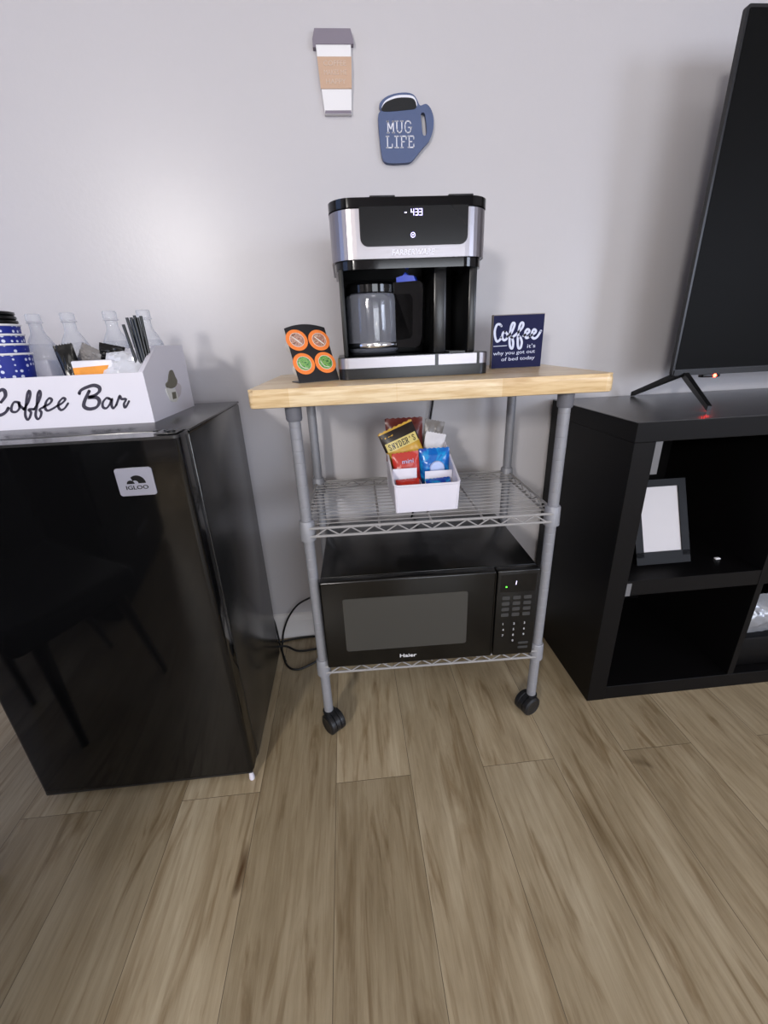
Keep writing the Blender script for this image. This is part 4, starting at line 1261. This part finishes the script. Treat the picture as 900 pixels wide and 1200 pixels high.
# ------------------------------------------------------------------ television
TVX, TVY = 0.862, -0.20
TVW, TVZ0, TVZ1 = 1.245, 0.878, 1.597
tv = thing('television', 'large dark flat television, switched off, on the black cabinet', 'television', (TVX + TVW / 2, TVY, TZ))
b = B(); prism(b, rrect(TVX, TVX + TVW, TVZ0, TVZ1, 0.007, 5), XZ, TVY, TVY + .011)
box(b, TVX + .12, TVX + TVW - .12, TVY + .011, TVY + .050, TVZ0 + .01, TVZ0 + .40, 0.012)
hs = obj('housing', b, M['tv'], tv)
b = B(); prism(b, rrect(TVX + .006, TVX + TVW - .006, TVZ0 + .016, TVZ1 - .006, 0.003, 3), XZ, TVY + .0002, TVY - .0008)
obj('screen', b, M['screen'], tv)
b = B(); prism(b, rrect(TVX + .004, TVX + TVW - .004, TVZ0 + .001, TVZ0 + .014, 0.002, 3), XZ, TVY + .0002, TVY - .0022)
obj('bottom_bezel', b, M['blacksatin'], tv)
b = B(); box(b, 0.952, 1.000, TVY - .001, TVY + .018, TVZ0 - .008, TVZ0, 0.002); sn = obj('sensor_bump', b, M['blackplastic'], tv)
b = B(); lathe(b, [(0.001, 0), (0.0045, 0), (0.0035, 0.002)], (0.984, TVY - .001, TVZ0 - .0035), 12, (0, -1, 0)); obj('standby_light', b, M['ledred'], sn)
for s, xj in ((1, 0.905), (-1, TVX + TVW - .045)):
    b = B()
    jx = Vector((xj, TVY + .014, TVZ0 + .006))
    def leg(p1):
        p1 = Vector(p1)
        n = 6
        pts = [jx.lerp(p1, k / n) for k in range(n + 1)]
        rings = []
        for k, p in enumerate(pts):
            hw = 0.0075 - 0.002 * k / n
            rings.append([p + Vector((a * hw, 0, c * hw * 1.1)) for a, c in ((-1, -1), (1, -1), (1, 1), (-1, 1))])
        rings_skin(b, rings)
    leg((xj - .030 * s, -0.035, TZ + .007))
    leg((xj - .043 * s, -0.345, TZ + .007))
    box(b, xj - .016, xj + .016, TVY + .004, TVY + .024, TVZ0 - .004, TVZ0 + .006, 0.002)
    obj('leg', b, M['blackplastic'], tv)

# ------------------------------------------------------------------ cords
b = B(); tube(b, smooth_path([(0.150, -0.078, 1.0), (0.190, -0.040, 0.99), (0.245, -0.010, 0.96), (0.263, -0.0080, 0.87), (0.257, -0.012, 0.82), (0.248, -0.014, 0.76), (0.238, -0.016, 0.66), (0.20, -0.016, 0.50), (0.12, -0.03, 0.24), (0.06, -0.06, 0.06), (0.02, -0.07, 0.004)]), 0.0032, 8)
o = obj('power_cord', b, M['cord']); tag(o, 'black cord hanging down the wall behind the wooden cart top', 'cord')
b = B(); tube(b, smooth_path([(-0.05, -0.02, 0.30), (-0.11, -0.026, 0.222), (-0.166, -0.03, 0.184), (-0.22, -0.03, 0.155), (-0.258, -0.03, 0.109), (-0.283, -0.034, 0.055), (-0.292, -0.045, 0.012), (-0.289, -0.085, 0.004), (-0.262, -0.160, 0.004), (-0.222, -0.183, 0.004), (-0.160, -0.150, 0.004), (-0.09, -0.12, 0.004)]), 0.0034, 8)
o = obj('power_cord', b, M['cord']); tag(o, 'black cord rising in an arc from the floor behind the cart post', 'cord')
b = B(); tube(b, smooth_path([(-0.34, -0.06, 0.05), (-0.32, -0.055, 0.02), (-0.297, -0.034, 0.005), (-0.24, -0.022, 0.004), (-0.177, -0.020, 0.004), (-0.12, -0.030, 0.004), (-0.09, -0.055, 0.004), (-0.13, -0.078, 0.004), (-0.166, -0.088, 0.004), (-0.231, -0.092, 0.004), (-0.275, -0.070, 0.011), (-0.32, -0.075, 0.02), (-0.37, -0.085, 0.05)]), 0.0036, 8)
o = obj('power_cord', b, M['cord']); tag(o, 'coiled black cord lying on the floor beside the mini fridge', 'cord')
b = B(); tube(b, smooth_path([(-0.40, -0.085, 0.20), (-0.37, -0.05, 0.205), (-0.34, -0.035, 0.17), (-0.315, -0.03, 0.10), (-0.305, -0.04, 0.03), (-0.300, -0.055, 0.0045), (-0.27, -0.14, 0.0045)]), 0.0034, 8)
o = obj('power_cord', b, M['cord']); tag(o, 'black cord dropping behind the rear corner of the mini fridge', 'cord')

# ------------------------------------------------------------------ chair that the fridge door reflects
ch = thing('side_chair', 'dark upholstered chair with tapered legs, mirrored in the glossy fridge door', 'chair', (-0.886, -0.869, 0), math.radians(28), local=True)
b = B(); box(b, -0.24, 0.24, -0.18, 0.19, 0.375, 0.45, 0.03, 4); obj('seat', b, M['chair'], ch, 50)
b = B(); box(b, -0.30, -0.235, -0.18, 0.19, 0.42, 0.84, 0.028, 4); bmesh.ops.rotate(b, verts=b.verts, cent=(-0.26, 0, 0.42), matrix=Matrix.Rotation(math.radians(-12), 3, 'Y')); obj('backrest', b, M['chair'], ch, 50)
for sx in (-1, 1):
    for sy in (-1, 1):
        b = B(); tube(b, [(sx * .19, sy * .12, .38), (sx * .155, -.235 if sy < 0 else .10, 0.0)], [0.019, 0.010], 12); obj('leg', b, M['blackplastic'], ch)

dr_ = thing('unseen_dresser', 'unseen low black cabinet with two wide drawers, added to shade the floor left of the fridge', 'unseen_dresser', (-1.24, -1.75, 0))  # unseen piece, assumed from the floor shade and added to cast it
b = B(); box(b, -1.58, -0.90, -2.20, -1.30, 0.03, 0.72, 0.004); box(b, -1.59, -0.89, -2.21, -1.29, 0.72, 0.745, 0.003); box(b, -1.55, -0.93, -2.17, -1.33, 0.0, 0.03)
obj('case', b, M['cabinet'], dr_)
for z in (0.07, 0.40):
    b = B(); box(b, -0.90, -0.885, -2.17, -1.33, z, z + 0.29, 0.003); d_ = obj('drawer', b, M['cabinet'], dr_)
    b = B(); box(b, -0.885, -0.870, -1.85, -1.65, z + .16, z + .175, 0.004); obj('handle', b, M['greystrip'], d_)

for o in bpy.data.objects:
    if '_local' in o: del o['_local']
